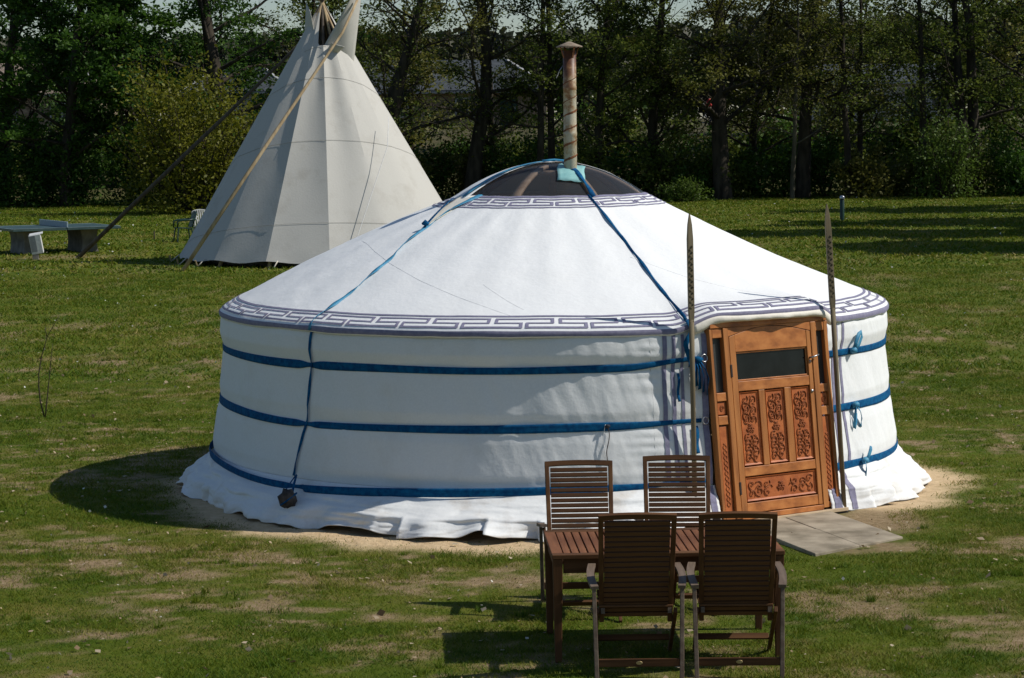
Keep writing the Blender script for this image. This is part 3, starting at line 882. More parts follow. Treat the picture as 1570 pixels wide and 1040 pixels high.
# crown: clear dome in front, cloth flap over the back
def dome_pt(th, q, lift=0.0):
    """q 0 at the ring, 1 at the top"""
    q = np.asarray(q, float)
    R = (.905 + lift) * (1 - q); z = 2.655 + lift + .312 * (1 - (1 - q) ** 2.1)
    return np.stack([R * np.sin(th) + .03 * q, -R * np.cos(th), z], -1)
A, Q = np.meshgrid(np.radians(np.linspace(-62, 118, 60)), np.linspace(0, 1, 22), indexing='ij')
crown = grid_mesh('crown_window', dome_pt(A, Q), M['dome'], yurt, .003)
A, Q = np.meshgrid(np.radians(np.linspace(112, 302, 60)), np.linspace(-.10, 1, 22), indexing='ij')
Pf = dome_pt(A, np.clip(Q, 0, 1), .012)
Pf[:, :3, 2] -= np.linspace(.05, 0, 3)[None, :]; Pf[:, :3, 0] += np.sin(A[:, :3]) * np.linspace(.10, 0, 3)[None, :]; Pf[:, :3, 1] -= np.cos(A[:, :3]) * np.linspace(.10, 0, 3)[None, :]
Pf[..., 2] += .012 * (fbm(A * 4, Q * 5, 0, 3) - .5)
grid_mesh('crown_flap', Pf, M['roofwhite'], yurt, .004)
for a in (-75, -24, 27, 80, 130, 180, 232):
    pts = [dome_pt(np.array(RAD(a)), np.array(q), -.036) for q in np.linspace(.02, .80, 12)]
    ribbon(pts, [.085 - .004 * k for k in range(12)], [outn(RAD(a), .7)] * 12, 'crown_rib', M['rib'], crown, .03)
MB().lathe([(.10, 2.85), (.19, 2.855), (.19, 2.89), (.10, 2.90)], 24, (.02, 0, 0)).build('crown_hub', M['rib'], crown, True)
MB().lathe([(.80, 2.60), (.88, 2.60), (.88, 2.66), (.80, 2.66), (.80, 2.60)], 48).build('crown_ring', M['rib'], crown, True)
# tail of the flap pulled down between the two straps
P = []
for k in range(16):
    q = k / 15; s_ = 1.90 + .62 * q
    aR = np.interp(s_, [1.86, 2.28, 2.56], [-47.5, -51, -48.5]); aL = np.interp(s_, [1.86, 2.40, 2.56], [-47.5, -66, -73])
    P.append([roof_pt(RAD(aR + (aL - aR) * j / 6), s_, .010 + .004 * math.sin(j + k * .6)) for j in range(7)])
grid_mesh('flap_tail', np.array(P), M['cream'], yurt, .003)
# blue edging where flap meets window, and the straps meeting at the top
eb = [dome_pt(np.array(RAD(-62)), np.array(q), .02) for q in np.linspace(-.0, .86, 14)]
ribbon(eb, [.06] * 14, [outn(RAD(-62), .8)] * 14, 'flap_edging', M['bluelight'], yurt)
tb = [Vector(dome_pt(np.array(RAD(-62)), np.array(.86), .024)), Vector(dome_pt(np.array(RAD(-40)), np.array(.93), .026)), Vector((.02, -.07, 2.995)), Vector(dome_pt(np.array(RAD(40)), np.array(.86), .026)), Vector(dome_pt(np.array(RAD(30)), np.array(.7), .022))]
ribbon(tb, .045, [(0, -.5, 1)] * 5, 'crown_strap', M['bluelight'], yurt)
sb = [dome_pt(np.array(RAD(24)), np.array(q), .018) for q in np.linspace(.78, 0.0, 12)]
ribbon(sb, .045, [outn(RAD(24), .8)] * 12, 'crown_strap', M['blue'], yurt, twist=[.5 * math.sin(k) for k in range(12)])

# ---------------------------------------------------------------- door (child of the yurt)
DB = Vector((1.897, -2.600, .06)); DT = Vector((1.760, -2.510, 1.635))
DU = Vector((1.04, .735, 0)).normalized(); DV = (DT - DB).normalized()
DV = (DV - DU * DV.dot(DU) * .6).normalized()
DN = DU.cross(DV).normalized()
if DN.y > 0: DN = -DN
DH = (DT - DB).length; DW = 1.28
def dp(u, v, n): return DB + DU * u + DV * v + DN * n
def dbox(mb, u0, u1, v0, v1, n0, n1):
    vs = [dp(u, v, n) for n in (n0, n1) for v in (v0, v1) for u in (u0, u1)]
    return mb.add(vs, [(0, 2, 3, 1), (4, 5, 7, 6), (0, 1, 5, 4), (2, 6, 7, 3), (0, 4, 6, 2), (1, 3, 7, 5)])
def T(t): return (t - .5) * DW
VS = DH / 1.5
def V_(v): return v * VS
frame = empty('door_frame'); frame.parent = yurt
def dpart(name, u0, u1, v0, v1, n0, n1, mat, parent, bev=.004):
    return dbox(MB(), u0, u1, v0, v1, n0, n1).build(name, mat, parent, bevel=bev)
dpart('post', T(0.0), T(.022), V_(.0), V_(1.5), -.05, .02, M['door'], frame)
dpart('post', T(.108), T(.150), V_(.0), V_(1.5), -.05, .03, M['door'], frame)
dpart('post', T(.852), T(.897), V_(.0), V_(1.5), -.05, .03, M['door'], frame)
dpart('post', T(.975), T(1.005), V_(.0), V_(1.5), -.06, .02, M['door'], frame)
dpart('header', T(.005), T(.995), V_(1.502), V_(1.555), -.05, .028, M['doorx'], frame)
dpart('lower_rail', T(.152), T(.850), V_(-.015), V_(.026), -.05, .032, M['doorx'], frame)
dpart('threshold', T(.10), T(1.04), V_(-.045), V_(-.017), -.06, .07, M['palewood'], frame)
dpart('foil', T(.0), T(1.05), V_(-.10), V_(-.047), -.05, .05, M['foilshade'], frame)
# arched infill over the leaf
arch = [(T(.152), V_(1.500)), (T(.850), V_(1.500)), (T(.850), V_(1.432))]
for k in range(11):
    q = k / 10; u = T(.848) + (T(.154) - T(.848)) * q
    arch.append((u, V_(1.432 + .064 * math.sin(math.pi * q))))
arch.append((T(.152), V_(1.432)))
MB().prism(arch, DU, DV, DN, dp(0, 0, -.03), .055).build('arch_board', M['doorx'], frame)
for (a, b) in ((.024, .106), (.899, .973)):
    dpart('side_glass', T(a), T(b), V_(1.00), V_(1.42), -.035, -.020, M['sideglass'], frame, 0)
    dpart('side_rail', T(a), T(b), V_(1.425), V_(1.50), -.04, .018, M['doorx'], frame)
    dpart('side_rail', T(a), T(b), V_(.93), V_(.995), -.04, .018, M['doorx'], frame)
    dpart('side_rail', T(a), T(b), V_(.745), V_(.815), -.04, .018, M['doorx'], frame)
    dpart('side_rail', T(a), T(b), V_(.0), V_(.045), -.04, .018, M['doorx'], frame)
    sq = dpart('square_panel', T(a) + .006, T(b) - .006, V_(.822), V_(.923), -.03, .004, M['panel'], frame, .008)
    mb = MB(); c = dp((T(a) + T(b)) / 2, V_(.872), .006)
    mb.tube([c + DU * (.022 * math.cos(t) * (1 - t / 16)) + DV * (.03 * math.sin(t) * (1 - t / 16)) for t in np.linspace(0, 12, 30)], .0035, 5)
    mb.build('carving', M['groove'], sq, True)
    tp = dpart('tall_panel', T(a) + .006, T(b) - .006, V_(.055), V_(.735), -.03, .004, M['panel'], frame, .008)
    mb = MB(); uc = (T(a) + T(b)) / 2
    for ph in (0, math.pi):
        mb.tube([dp(uc + .018 * math.sin(k * .55 + ph), V_(.10 + .5 * k / 70), .006) for k in range(71)], .0036, 5)
    mb.build('carving', M['groove'], tp, True)
# the leaf
leaf = empty('door_leaf'); leaf.parent = yurt
def archpoly(u0, u1, v0, n=12):
    P = [(u0, v0), (u1, v0)]
    for k in range(n + 1):
        u = u1 + (u0 - u1) * k / n
        q = (u - T(.154)) / (T(.848) - T(.154))
        P.append((u, V_(1.426 + .066 * math.sin(math.pi * min(max(q, 0), 1)))))
    return P
MB().prism(archpoly(T(.205), T(.812), V_(1.305)), DU, DV, DN, dp(0, 0, -.02), .042).build('top_board', M['doorx'], leaf, bevel=.003)
MB().prism(archpoly(T(.156), T(.2035), V_(.032), 3), DU, DV, DN, dp(0, 0, -.02), .045).build('stile', M['door'], leaf, bevel=.003)
MB().prism(archpoly(T(.8135), T(.846), V_(.032), 3), DU, DV, DN, dp(0, 0, -.02), .045).build('stile', M['door'], leaf, bevel=.003)
dpart('rail', T(.205), T(.812), V_(.995), V_(1.072), -.02, .022, M['doorx'], leaf)
dpart('rail', T(.205), T(.812), V_(.322), V_(.395), -.02, .022, M['doorx'], leaf)
dpart('rail', T(.205), T(.812), V_(.033), V_(.112), -.02, .022, M['doorx'], leaf)
for a, b in ((.374, .424), (.592, .648)):
    dpart('mullion', T(a), T(b), V_(.397), V_(.993), -.02, .021, M['door'], leaf)
dpart('window_pane', T(.205), T(.812), V_(1.074), V_(1.303), -.015, -.002, M['glass'], leaf, 0)
for v0, v1 in ((1.074, 1.086), (1.291, 1.303)):
    dpart('bead', T(.205), T(.812), V_(v0), V_(v1), -.001, .012, M['doorx'], leaf, .003)
for u0, u1 in ((.205, .213), (.804, .812)):
    dpart('bead', T(u0), T(u1), V_(1.087), V_(1.290), -.001, .012, M['door'], leaf, .003)
def scroll(mb, cu, cv, r, turn, ph, n0, rad=.0046, sq=1.0):
    pts = []
    for k in range(22):
        t = k / 21
        a = ph + turn * t * 7.4
        rr = r * (1 - .86 * t)
        pts.append(dp(cu + rr * math.cos(a), cv + rr * sq * math.sin(a), n0 + .003 * math.sin(t * 3.1)))
    mb.tube(pts, [rad * (1.15 - .5 * k / 21) for k in range(22)], 5)
def carved(u0, u1, v0, v1, name='carved_panel', horiz=False):
    uu0, uu1, vv0, vv1 = T(u0) + .004, T(u1) - .004, V_(v0) + .004, V_(v1) - .004
    mb = MB()
    # raised field with sloped margins
    e = .022
    vs = [dp(uu0, vv0, -.010), dp(uu1, vv0, -.010), dp(uu1, vv1, -.010), dp(uu0, vv1, -.010),
          dp(uu0 + e * .4, vv0 + e * .4, .016), dp(uu1 - e * .4, vv0 + e * .4, .016), dp(uu1 - e * .4, vv1 - e * .4, .016), dp(uu0 + e * .4, vv1 - e * .4, .016),
          dp(uu0 + e, vv0 + e, .006), dp(uu1 - e, vv0 + e, .006), dp(uu1 - e, vv1 - e, .006), dp(uu0 + e, vv1 - e, .006)]
    fs = []
    for r0 in (0, 4):
        for k in range(4): fs.append((r0 + k, r0 + (k + 1) % 4, r0 + 4 + (k + 1) % 4, r0 + 4 + k))
    fs.append((8, 9, 10, 11)); mb.add(vs, fs)
    p = mb.build(name, M['panel'], leaf)
    mb = MB(); cu, cv = (uu0 + uu1) / 2, (vv0 + vv1) / 2; n0 = .010
    hw, hh = (uu1 - uu0) / 2 - e - .004, (vv1 - vv0) / 2 - e - .004
    # central rosette
    for k in range(6):
        a = k * math.pi / 3; q = min(hw, hh) * .42
        scroll(mb, cu + q * .7 * math.cos(a), cv + q * .7 * math.sin(a), q * .55, 1 if k % 2 else -1, a, n0, .004)
    if horiz:
        for s in (-1, 1):
            for j, (fx, fy, r) in enumerate(((.42, .45, .5), (.42, -.45, .5), (.66, .3, .55), (.66, -.3, .55), (.88, .48, .48), (.88, -.48, .48))):
                scroll(mb, cu + s * hw * fx, cv + hh * fy, hh * r, s * (1 if fy > 0 else -1), 1.6 + s + j, n0, .0042)
            mb.tube([dp(cu + s * hw * (.25 + .7 * k / 16), cv + hh * .35 * math.sin(k * .8), n0) for k in range(17)], .004, 5)
    else:
        for s in (-1, 1):
            for j, fy in enumerate((.26, .40, .55, .70, .86)):
                for m in (-1, 1):
                    scroll(mb, cu + m * hw * .5, cv + s * hh * fy, hw * (.52 if j % 2 else .44), m * s, (1.2 if j % 2 else -.8) * m, n0, .0042, 1.15)
            mb.tube([dp(cu + hw * .25 * math.sin(k * .9), cv + s * hh * (.2 + .76 * k / 16), n0) for k in range(17)], .004, 5)
    mb.build('carving', M['groove'], p, True)
for a, b in ((.205, .374), (.424, .592), (.648, .812)):
    carved(a, b, .397, .993)
carved(.205, .812, .114, .320, horiz=True)
for v in (.235, 1.16):
    dpart('hinge', T(.146), T(.160), V_(v - .05), V_(v + .05), .026, .036, M['darkmetal'], leaf, .002)
h = MB().tube([dp(T(.83), V_(1.215), .02), dp(T(.83), V_(1.215), .055), dp(T(.845), V_(1.22), .062), dp(T(.885), V_(1.232), .060)], [.009, .009, .008, .007], 8).build('door_handle', M['metal'], leaf, True)
MB().tube([dp(T(.828), V_(1.17), .025), dp(T(.828), V_(1.195), .028)], .006, 6).build('latch', M['metal'], leaf, True)
MB().tube([dp(T(.828), V_(.945), .024), dp(T(.828), V_(.945), .032)], [.016, .013], 12).build('lock', M['metal'], leaf, True)
# cream lining of the cover rolled over the door head
A = np.radians(np.linspace(21.5, 49, 50))
rows = []
for a in A:
    b = Vector(roof_pt(a, .0, .0)); n = Vector((math.sin(a), -math.cos(a), 0))
    wv = .005 * math.sin(a * 40) + .004 * math.sin(a * 95 + 1)
    q = (math.degrees(a) - 21.5) / 27.5
    dr = .03 + .03 * math.exp(-((q - .05) / .12) ** 2) + .04 * math.exp(-((q - 1) / .1) ** 2)
    rows.append([b + n * .004 + Vector((0, 0, .02)), b + n * .018 + Vector((0, 0, .0)), b + n * (.020 + wv) - Vector((0, 0, dr * .55)),
                 b + n * (.004 + wv) - Vector((0, 0, dr)), b - n * .03 - Vector((0, 0, dr * .8))])
grid_mesh('door_hem', np.array([[tuple(p) for p in r] for r in rows]), M['cream'], yurt, .003)

# ---------------------------------------------------------------- stovepipe
PB = Vector((.172, -.35, 2.80))
pipe = empty('stovepipe', PB)
tag(pipe, 'rust streaked stovepipe with a conical cap on top of the yurt', 'stovepipe')
MB().lathe([(.058, 0), (.060, .02), (.060, .42), (.0625, .425), (.0625, .45), (.060, .455), (.060, .84), (.0625, .845), (.0625, .87), (.060, .875), (.060, 1.20), (.055, 1.20), (.055, 0.9)], 24).build('pipe', M['pipe'], pipe, True)
def helix(z0, z1, turns, w, ph):
    n = 50; P = []
    for k in range(n):
        t = ph + 2 * math.pi * turns * k / (n - 1); z = z0 + (z1 - z0) * k / (n - 1)
        ww = w * (.6 + .7 * abs(math.sin(k * .37 + ph)))
        P.append([(.0622 * math.cos(t), .0622 * math.sin(t), z - ww), (.0636 * math.cos(t), .0636 * math.sin(t), z), (.0622 * math.cos(t), .0622 * math.sin(t), z + ww)])
    return grid_mesh('rust_seam', np.array(P), M['rust'], pipe)
helix(.03, .66, 4.6, .009, 2.5)
helix(.66, 1.0, 2.0, .004, 1.2)
MB().lathe([(.121, 1.232), (.123, 1.228), (.118, 1.240), (.06, 1.262), (.012, 1.282), (.0, 1.283)], 28).build('rain_cap', M['cap'], pipe, True, solid=.003)
for k in range(4):
    a = k * math.pi / 2 + .5
    MB().beam((.058 * math.cos(a), .058 * math.sin(a), 1.13), (.095 * math.cos(a), .095 * math.sin(a), 1.238), .018, .004, (-math.sin(a), math.cos(a), 0)).build('cap_bracket', M['rust'], pipe)
MB().tube([(-.058, -.01, 1.07), (-.09, -.01, 1.02), (-.122, -.01, .95)], .004, 5).build('wire', M['metal'], pipe, True)
# turquoise sheet round the foot
P = []
for i in range(9):
    row = []
    for j in range(7):
        u = -.125 + .25 * i / 8 + .006 * math.sin(j * 1.3); y = -.66 + .42 * j / 6
        q = np.clip(1 - math.hypot(u + .172 - .03, y) / .90, 0, 1)
        z = 2.655 + .312 * (1 - (math.hypot(u + .152, y) / .905) ** 2.1) + .016
        row.append((u + .01 * (j / 6), y + .35, z - 2.80 + .004 * math.sin(i * 2 + j)))
    P.append(row)
grid_mesh('flashing_sheet', np.array(P), M['turq'], pipe, .003)

# ---------------------------------------------------------------- hanging stone
so = Vector(wall_pt(RAD(-44.6), .40, .03)); so = Vector((-2.235, -2.665, .225))
stone = empty('weight_stone', so)
tag(stone, 'dark stone weight hanging on a blue strap at the yurt wall', 'stone weight')
def rock(r, seed, sq=(1, 1, 1)):
    rng = np.random.default_rng(seed); mb = MB(); vs = []; fs = []
    n, m = 10, 7
    for j in range(m + 1):
        p = math.pi * j / m
        for k in range(n):
            t = 2 * math.pi * k / n
            q = r * (1 + .16 * math.sin(3 * t + seed) * math.sin(p) + .10 * rng.normal() * (0 < j < m))
            vs.append((q * math.sin(p) * math.cos(t) * sq[0], q * math.sin(p) * math.sin(t) * sq[1], q * math.cos(p) * sq[2]))
    for j in range(m):
        for k in range(n): fs.append((j * n + k, j * n + (k + 1) % n, (j + 1) * n + (k + 1) % n, (j + 1) * n + k))
    return mb.add(vs, fs)
rk = rock(.080, 4, (1, .85, 1.0)).build('stone', M['stone'], stone, True)
MB().tube([(.03, .02, .05), (.035, .12, .11), (.04, .27, .16)], .010, 6).build('sling', M['blue'], stone, True)
MB().tube([(-.05, -.0, .03), (-.01, .11, .10), (.03, .26, .155)], .006, 6).build('sling', M['blue'], stone, True)
MB().tube([(.055 * math.cos(t) * 1.25, .06 * math.sin(t), .05 * math.cos(t * 1.0) ) for t in np.linspace(0, 6.28, 16)], .007, 5).build('sling', M['blue'], stone, True)

# ---------------------------------------------------------------- carved door poles
def carved_pole(base, top, label):
    base = Vector(base); top = Vector(top)
    e = empty('wooden_pole', base)
    tag(e, label, 'pole', 'carved poles flanking the yurt door')
    d = top - base; L = d.length; d.normalize()
    mb = MB()
    mb.tube([d * 0, d * (L * .45), d * (L * .665)], [.020, .021, .022], 10)
    mb.build('shaft', M['pole'], e, True)
    sd = Vector((1, .25, 0)); sd = (sd - d * sd.dot(d)).normalized(); nn = d.cross(sd)
    if nn.y > 0: nn = -nn
    mb = MB()
    prof = [(.66, .018, .018), (.69, .024, .018), (.75, .025, .016), (.92, .025, .015), (.965, .018, .012), (1.0, .004, .006)]
    vs = []; fs = []
    for q, w, t in prof:
        for i, j in ((-1, -1), (1, -1), (1, 1), (-1, 1)): vs.append(d * (L * q) + sd * (w * i) + nn * (t * j))
    for k in range(len(prof) - 1):
        for i in range(4): fs.append((k * 4 + i, k * 4 + (i + 1) % 4, k * 4 + 4 + (i + 1) % 4, k * 4 + 4 + i))
    fs.append((0, 1, 2, 3)); fs.append(tuple(len(vs) - 1 - i for i in range(4)))
    bl = mb.add(vs, fs).build('blade', M['pole'], e, bevel=.003)
    mb = MB()
    for k in range(22):
        q0 = L * (.70 + .20 * k / 22); q1 = L * (.70 + .20 * (k + .75) / 22); s = 1 if k % 2 else -1
        mb.tube([d * q0 + sd * (-.002 * s) + nn * .0165, d * ((q0 + q1) / 2) + sd * (.017 * s) + nn * .0165, d * q1 + sd * (.004 * s) + nn * .0165], .0042, 5)
    mb.build('carving', M['polecarve'], bl, True)
    return e
carved_pole((1.150, -3.040, 0), (1.118, -2.955, 2.595), 'carved pointed pole left of the yurt door')
carved_pole((2.470, -2.235, 0), (2.325, -2.165, 2.632), 'carved pointed pole right of the yurt door')

# ---------------------------------------------------------------- garden table
table = empty('garden_table', (.673, -7.416, 0), RAD(3.6))
tag(table, 'slatted brown teak table in front of the yurt', 'table')
TW, TD, TH_ = 1.45, .92, .68
def mk(name, mat, parent, bev=.003):
    pass
MB().beam((-TW / 2, -TD / 2 + .035, TH_ - .014), (TW / 2, -TD / 2 + .035, TH_ - .014), .07, .028, (0, 1, 0)).build('frame_rail', M['teak'], table, bevel=.004)
MB().beam((-TW / 2, TD / 2 - .035, TH_ - .014), (TW / 2, TD / 2 - .035, TH_ - .014), .07, .028, (0, 1, 0)).build('frame_rail', M['teak'], table, bevel=.004)
for s in (-1, 1):
    MB().beam((s * (TW / 2 - .035), -TD / 2 + .072, TH_ - .014), (s * (TW / 2 - .035), TD / 2 - .072, TH_ - .014), .07, .028, (1, 0, 0)).build('frame_rail', M['teakt'], table, bevel=.004)
nsl = 25; sw = (TW - .144) / nsl
sl0 = MB().box((0, 0, 0), (sw - .009, TD - .146, .020)).build('slat', M['teakt'], table, bevel=.003)
sl0.location = (-TW / 2 + .072 + sw / 2, 0, TH_ - .012)
for k in range(1, nsl):
    c = sl0.copy(); COL.objects.link(c); c.parent = table
    c.location = (-TW / 2 + .072 + sw * (k + .5), 0, TH_ - .012 + .001 * math.sin(k * 2.3))
for y in (-.15, .15):
    MB().box((0, y, TH_ - .035), (TW - .16, .05, .02)).build('cross_batten', M['teak'], table)
for s in (-1, 1):
    MB().box((0, s * (TD / 2 - .035), TH_ - .075), (TW - .14, .022, .09)).build('apron', M['teak'], table, bevel=.003)
    MB().box((s * (TW / 2 - .035), 0, TH_ - .075), (.022, TD - .14, .09)).build('apron', M['teakt'], table, bevel=.003)
    for q in (-1, 1):
        MB().beam((s * (TW / 2 - .035), q * (TD / 2 - .035), 0), (s * (TW / 2 - .035), q * (TD / 2 - .035), TH_ - .029), .042, .042, (1, 0, 0), .062, .062).build('leg', M['teaky'], table, bevel=.005)

# ---------------------------------------------------------------- folding armchairs
def make_chair():
    c = empty('folding_armchair')
    # back: y from -.10 (seat) to -.35 (top), z .36 to .985
    def bk(z): return -.10 - .25 * (z - .36) / .625
    for s in (-1, 1):
        MB().beam((s * .210, bk(.285), .285), (s * .222, bk(.99), .99), .030, .024, (1, 0, 0)).build('back_stile', M['teaky'], c, bevel=.004)
    rail = MB()
    n = 8; P = []
    for k in range(n + 1):
        x = -.235 + .47 * k / n; dz = -.008 * (2 * k / n - 1) ** 2; dy = -.0
        P.append((x, bk(.98) + dy, .985 + dz))
    for a, b in zip(P[:-1], P[1:]): rail.beam(a, b, .034, .026, (0, -.37, .93))
    rail.build('top_rail', M['teak'], c)
    nb = 19
    tilt = math.atan2(.25, .625)
    s0 = MB().box((0, 0, 0), (.396, .021, .0270), Matrix.Rotation(tilt, 3, 'X')).build('back_slat', M['teak'], c, bevel=.002)
    for k in range(nb):
        z = .335 + .0335 * k
        o = s0 if k == 0 else s0.copy()
        if k: COL.objects.link(o); o.parent = c
        o.location = (0, bk(z), z)
    # seat
    def sz(y): return .375 - .028 * math.cos((y - .06) / .22 * 1.3) + .028 + .02 * (y + .15)
    for s in (-1, 1):
        pts = [(s * .205, y, sz(y) - .028) for y in np.linspace(-.15, .29, 7)]
        m = MB()
        for a, b in zip(pts[:-1], pts[1:]): m.beam(a, b, .024, .034, (1, 0, 0))
        m.build('seat_rail', M['teakarm'], c)
    t0 = MB().box((0, 0, 0), (.45, .044, .014)).build('seat_slat', M['teak'], c, bevel=.003)
    for k in range(9):
        y = -.12 + .049 * k
        o = t0 if k == 0 else t0.copy()
        if k: COL.objects.link(o); o.parent = c
        o.location = (0, y, sz(y)); o.rotation_euler = (math.atan((sz(y + .01) - sz(y - .01)) / .02), 0, 0)
    for s in (-1, 1):
        # armrest bows out a little
        n = 8; m = MB(); P = []
        for k in range(n + 1):
            q = k / n; y = .06 - .44 * q
            P.append((s * (.262 + .018 * math.sin(math.pi * q)), y, 0.615 - .055 * q - .012 * (q - .3) ** 2))
        for a, b in zip(P[:-1], P[1:]): m.beam(a, b, .046, .020, (1, 0, 0))
        m.build('armrest', M['teakarm'], c)
        MB().beam((s * .266, -.355, .548), (s * .255, -.44, 0), .024, .034, (1, 0, 0), .026, .034).build('rear_leg', M['teakarm'], c, bevel=.003)
        MB().beam((s * .240, -.16, .37), (s * .236, .36, 0), .022, .036, (1, 0, 0)).build('front_leg', M['teaky'], c, bevel=.003)
        MB().beam((s * .258, .02, .595), (s * .242, .10, .355), .020, .030, (1, 0, 0)).build('arm_support', M['teaky'], c, bevel=.003)
    st = MB().box((0, -.424, .105), (.488, .020, .048)).build('rear_stretcher', M['teak'], c, bevel=.003)
    MB().lathe([(.0, .0), (.010, .0), (.012, -.002)], 16).build('badge', M['badge'], st)
    b = st.children[0]; b.matrix_local = Matrix.Translation((.0, -.4355, .105)) @ Matrix.Rotation(math.pi / 2, 4, 'X') @ Matrix.Diagonal((1.7, 1.0, 1.0, 1.0))
    MB().box((0, .245, .115), (.452, .022, .038), Matrix.Rotation(RAD(-35), 3, 'X')).build('front_stretcher', M['teak'], c, bevel=.003)
    return c
chair0 = make_chair()
spots = [((.487, -7.955, 0), RAD(1.2), 'dark teak folding armchair seen from behind, near side of table, left'),
         ((1.104, -7.945, 0), RAD(-.8), 'dark teak folding armchair seen from behind, near side of table, right'),
         ((.180, -6.36, 0), RAD(182.5), 'teak folding armchair across the table with its slats facing us, left'),
         ((.850, -6.15, 0), RAD(179.0), 'teak folding armchair across the table nearest the yurt door')]
for k, (loc, rz, lab) in enumerate(spots):
    o = chair0 if k == 0 else copy_tree(chair0)
    o.location = loc; o.rotation_euler = (0, 0, rz)
    tag(o, lab, 'armchair', 'folding teak armchairs at the table')

# ---------------------------------------------------------------- tepee
TC = Vector((-5.62, 37.2, 0)); TR, TA = 3.66, 6.72
tepee = empty('tepee', TC)
tag(tepee, 'tall cream canvas tepee with long poles behind the yurt', 'tepee')
NF = 15
TROT = RAD(6.5)
def tepee_pt(a, h, sagk=1.0):
    """a angle in degrees from the camera side, h 0..1 up the cover"""
    step = 360 / NF
    k = np.floor(a / step + 1e-9); fr = a / step - k
    a0 = np.radians(k * step); a1 = np.radians((k + 1) * step)
    R = TR * (1 - h) + .13 * h
    x = R * (np.sin(a0) * (1 - fr) + np.sin(a1) * fr); y = -R * (np.cos(a0) * (1 - fr) + np.cos(a1) * fr)
    soft = .75 * sst(4, 26, a) + .45 * sst(-26, -50, a)        # the cloth lies rounder where it is slack
    x = x * (1 - soft) + R * np.sin(np.radians(a)) * soft; y = y * (1 - soft) - R * np.cos(np.radians(a)) * soft
    sag = .05 * np.sin(np.pi * fr) * np.sin(np.pi * np.clip(h, 0, 1)) * sagk * (1 - soft)
    am = (a0 + a1) / 2
    wr = .03 * (fbm(a * .10 + 3, h * 3 + a * .02, 0, 4) - .5)
    x = x - (sag + wr) * np.sin(am); y = y + (sag + wr) * np.cos(am)
    z = .14 + (6.18 - .14) * h
    bot = (1 - sst(0, .04, h)) * .03 * np.cos(2 * np.pi * fr)
    c_, s_ = math.cos(TROT), math.sin(TROT)
    return np.stack([x * c_ - y * s_, x * s_ + y * c_, z + bot], -1)
A, Hh = np.meshgrid(np.linspace(-180, 180, NF * 8 + 1), np.linspace(0, 1, 44), indexing='ij')
Hh = Hh * (.985 - .135 * sst(-17, -11, A) * (1 - sst(40, 75, A)))     # open smoke hole towards the front
cov = grid_mesh('cover', tepee_pt(A, Hh), M['tepee'], tepee)
# keep the ridges over the poles crisp
em = cov.modifiers.new('split', 'EDGE_SPLIT'); em.split_angle = RAD(14)
for hh, a0, a1 in ((.15, -96, 96), (.47, -96, 96), (.72, -96, 96), (.845, -40, 6)):
    pts = [tepee_pt(np.array(float(a)), np.array(hh - .10 * (a / 90) ** 2)) * np.array((1.004, 1.004, 1)) + np.array((.006 * math.sin(RAD(a) + TROT), -.006 * math.cos(RAD(a) + TROT), 0)) for a in np.linspace(a0, a1, 65)]
    MB().tube(pts, .0035, 5).build('seam', M['tseam'], tepee, True)
for k in range(NF):
    a = 2 * math.pi * k / NF + TROT
    a2 = a + math.pi + .35
    lean = Vector((.10 * math.sin(k * 2.1), .10 * math.cos(k * 1.7), 0))
    p0 = Vector(((TR - .17) * math.sin(a), -(TR - .17) * math.cos(a), 0)); p1 = Vector((.05 * math.sin(a), -.05 * math.cos(a), 6.25)) + lean * .1
    p2 = p1 + (p1 - p0).normalized() * (1.3 + .4 * math.sin(k * 3.3)) + lean
    MB().tube([p0, p1, p2], [.05, .034, .026], 8).build('pole', M['tepeepole'] if k % 3 else M['darkpole'], tepee, True)
for k in range(-5, 6):
    a = RAD(k * 24 + 6 * math.sin(k * 4)) + TROT; R = TR - .02
    p0 = Vector((R * math.sin(a), -R * math.cos(a), .18)); p1 = Vector(((R + .16) * math.sin(a) - .06, -(R + .16) * math.cos(a), .0))
    t = MB().tube([p0, p1], .016, 6).build('peg_loop', M['bareped'], tepee, True)
    MB().beam(p1 + Vector((-.13 if k == -1 else 0, -.0, .03)), p1 + Vector((.13, 0, .03)) if k == -1 else p1 + Vector((-.03, -.05, .16)), .03, .03).build('peg', M['tepeepole'], t)
MB().lathe([(TR - .7, .0), (TR - .7, .3)], 30).build('gap_shade_band', M['foilshade'], tepee, True)  # black band set inside, stands for the shade in the gap under the cover
# smoke flaps
def sheet(c00, c10, c11, c01, name, mat, sag=.08, n=10, parent=tepee):
    P = np.zeros((n + 1, n + 1, 3)); c = [np.array(q, float) for q in (c00, c10, c11, c01)]
    nr = np.cross(c[1] - c[0], c[3] - c[0]); nr /= np.linalg.norm(nr)
    for i in range(n + 1):
        for j in range(n + 1):
            u, v = i / n, j / n
            p = c[0] * (1 - u) * (1 - v) + c[1] * u * (1 - v) + c[2] * u * v + c[3] * (1 - u) * v
            P[i, j] = p + nr * sag * (math.sin(math.pi * u) * math.sin(math.pi * v) + .25 * math.sin(u * 9 + v * 4) * u * (1 - u))
    return grid_mesh(name, P, mat, parent, .01)
def tl(px, py, dy, ):   # photograph point on the plane y = TC.y + dy, relative to the tepee's foot
    d = _f + _r * ((px - 785) / 3700) - _u * ((py - 520) / 3700)
    t = (TC.y + dy + 22.67) / d.y
    return Vector((0, -22.67, 3.35)) + d * t - TC
sheet(tl(490, 82, -.55), tl(540, 118, -.40), tl(556, -22, -.25), tl(541, -8, -.75), 'smoke_flap', M['tepee'], .10)
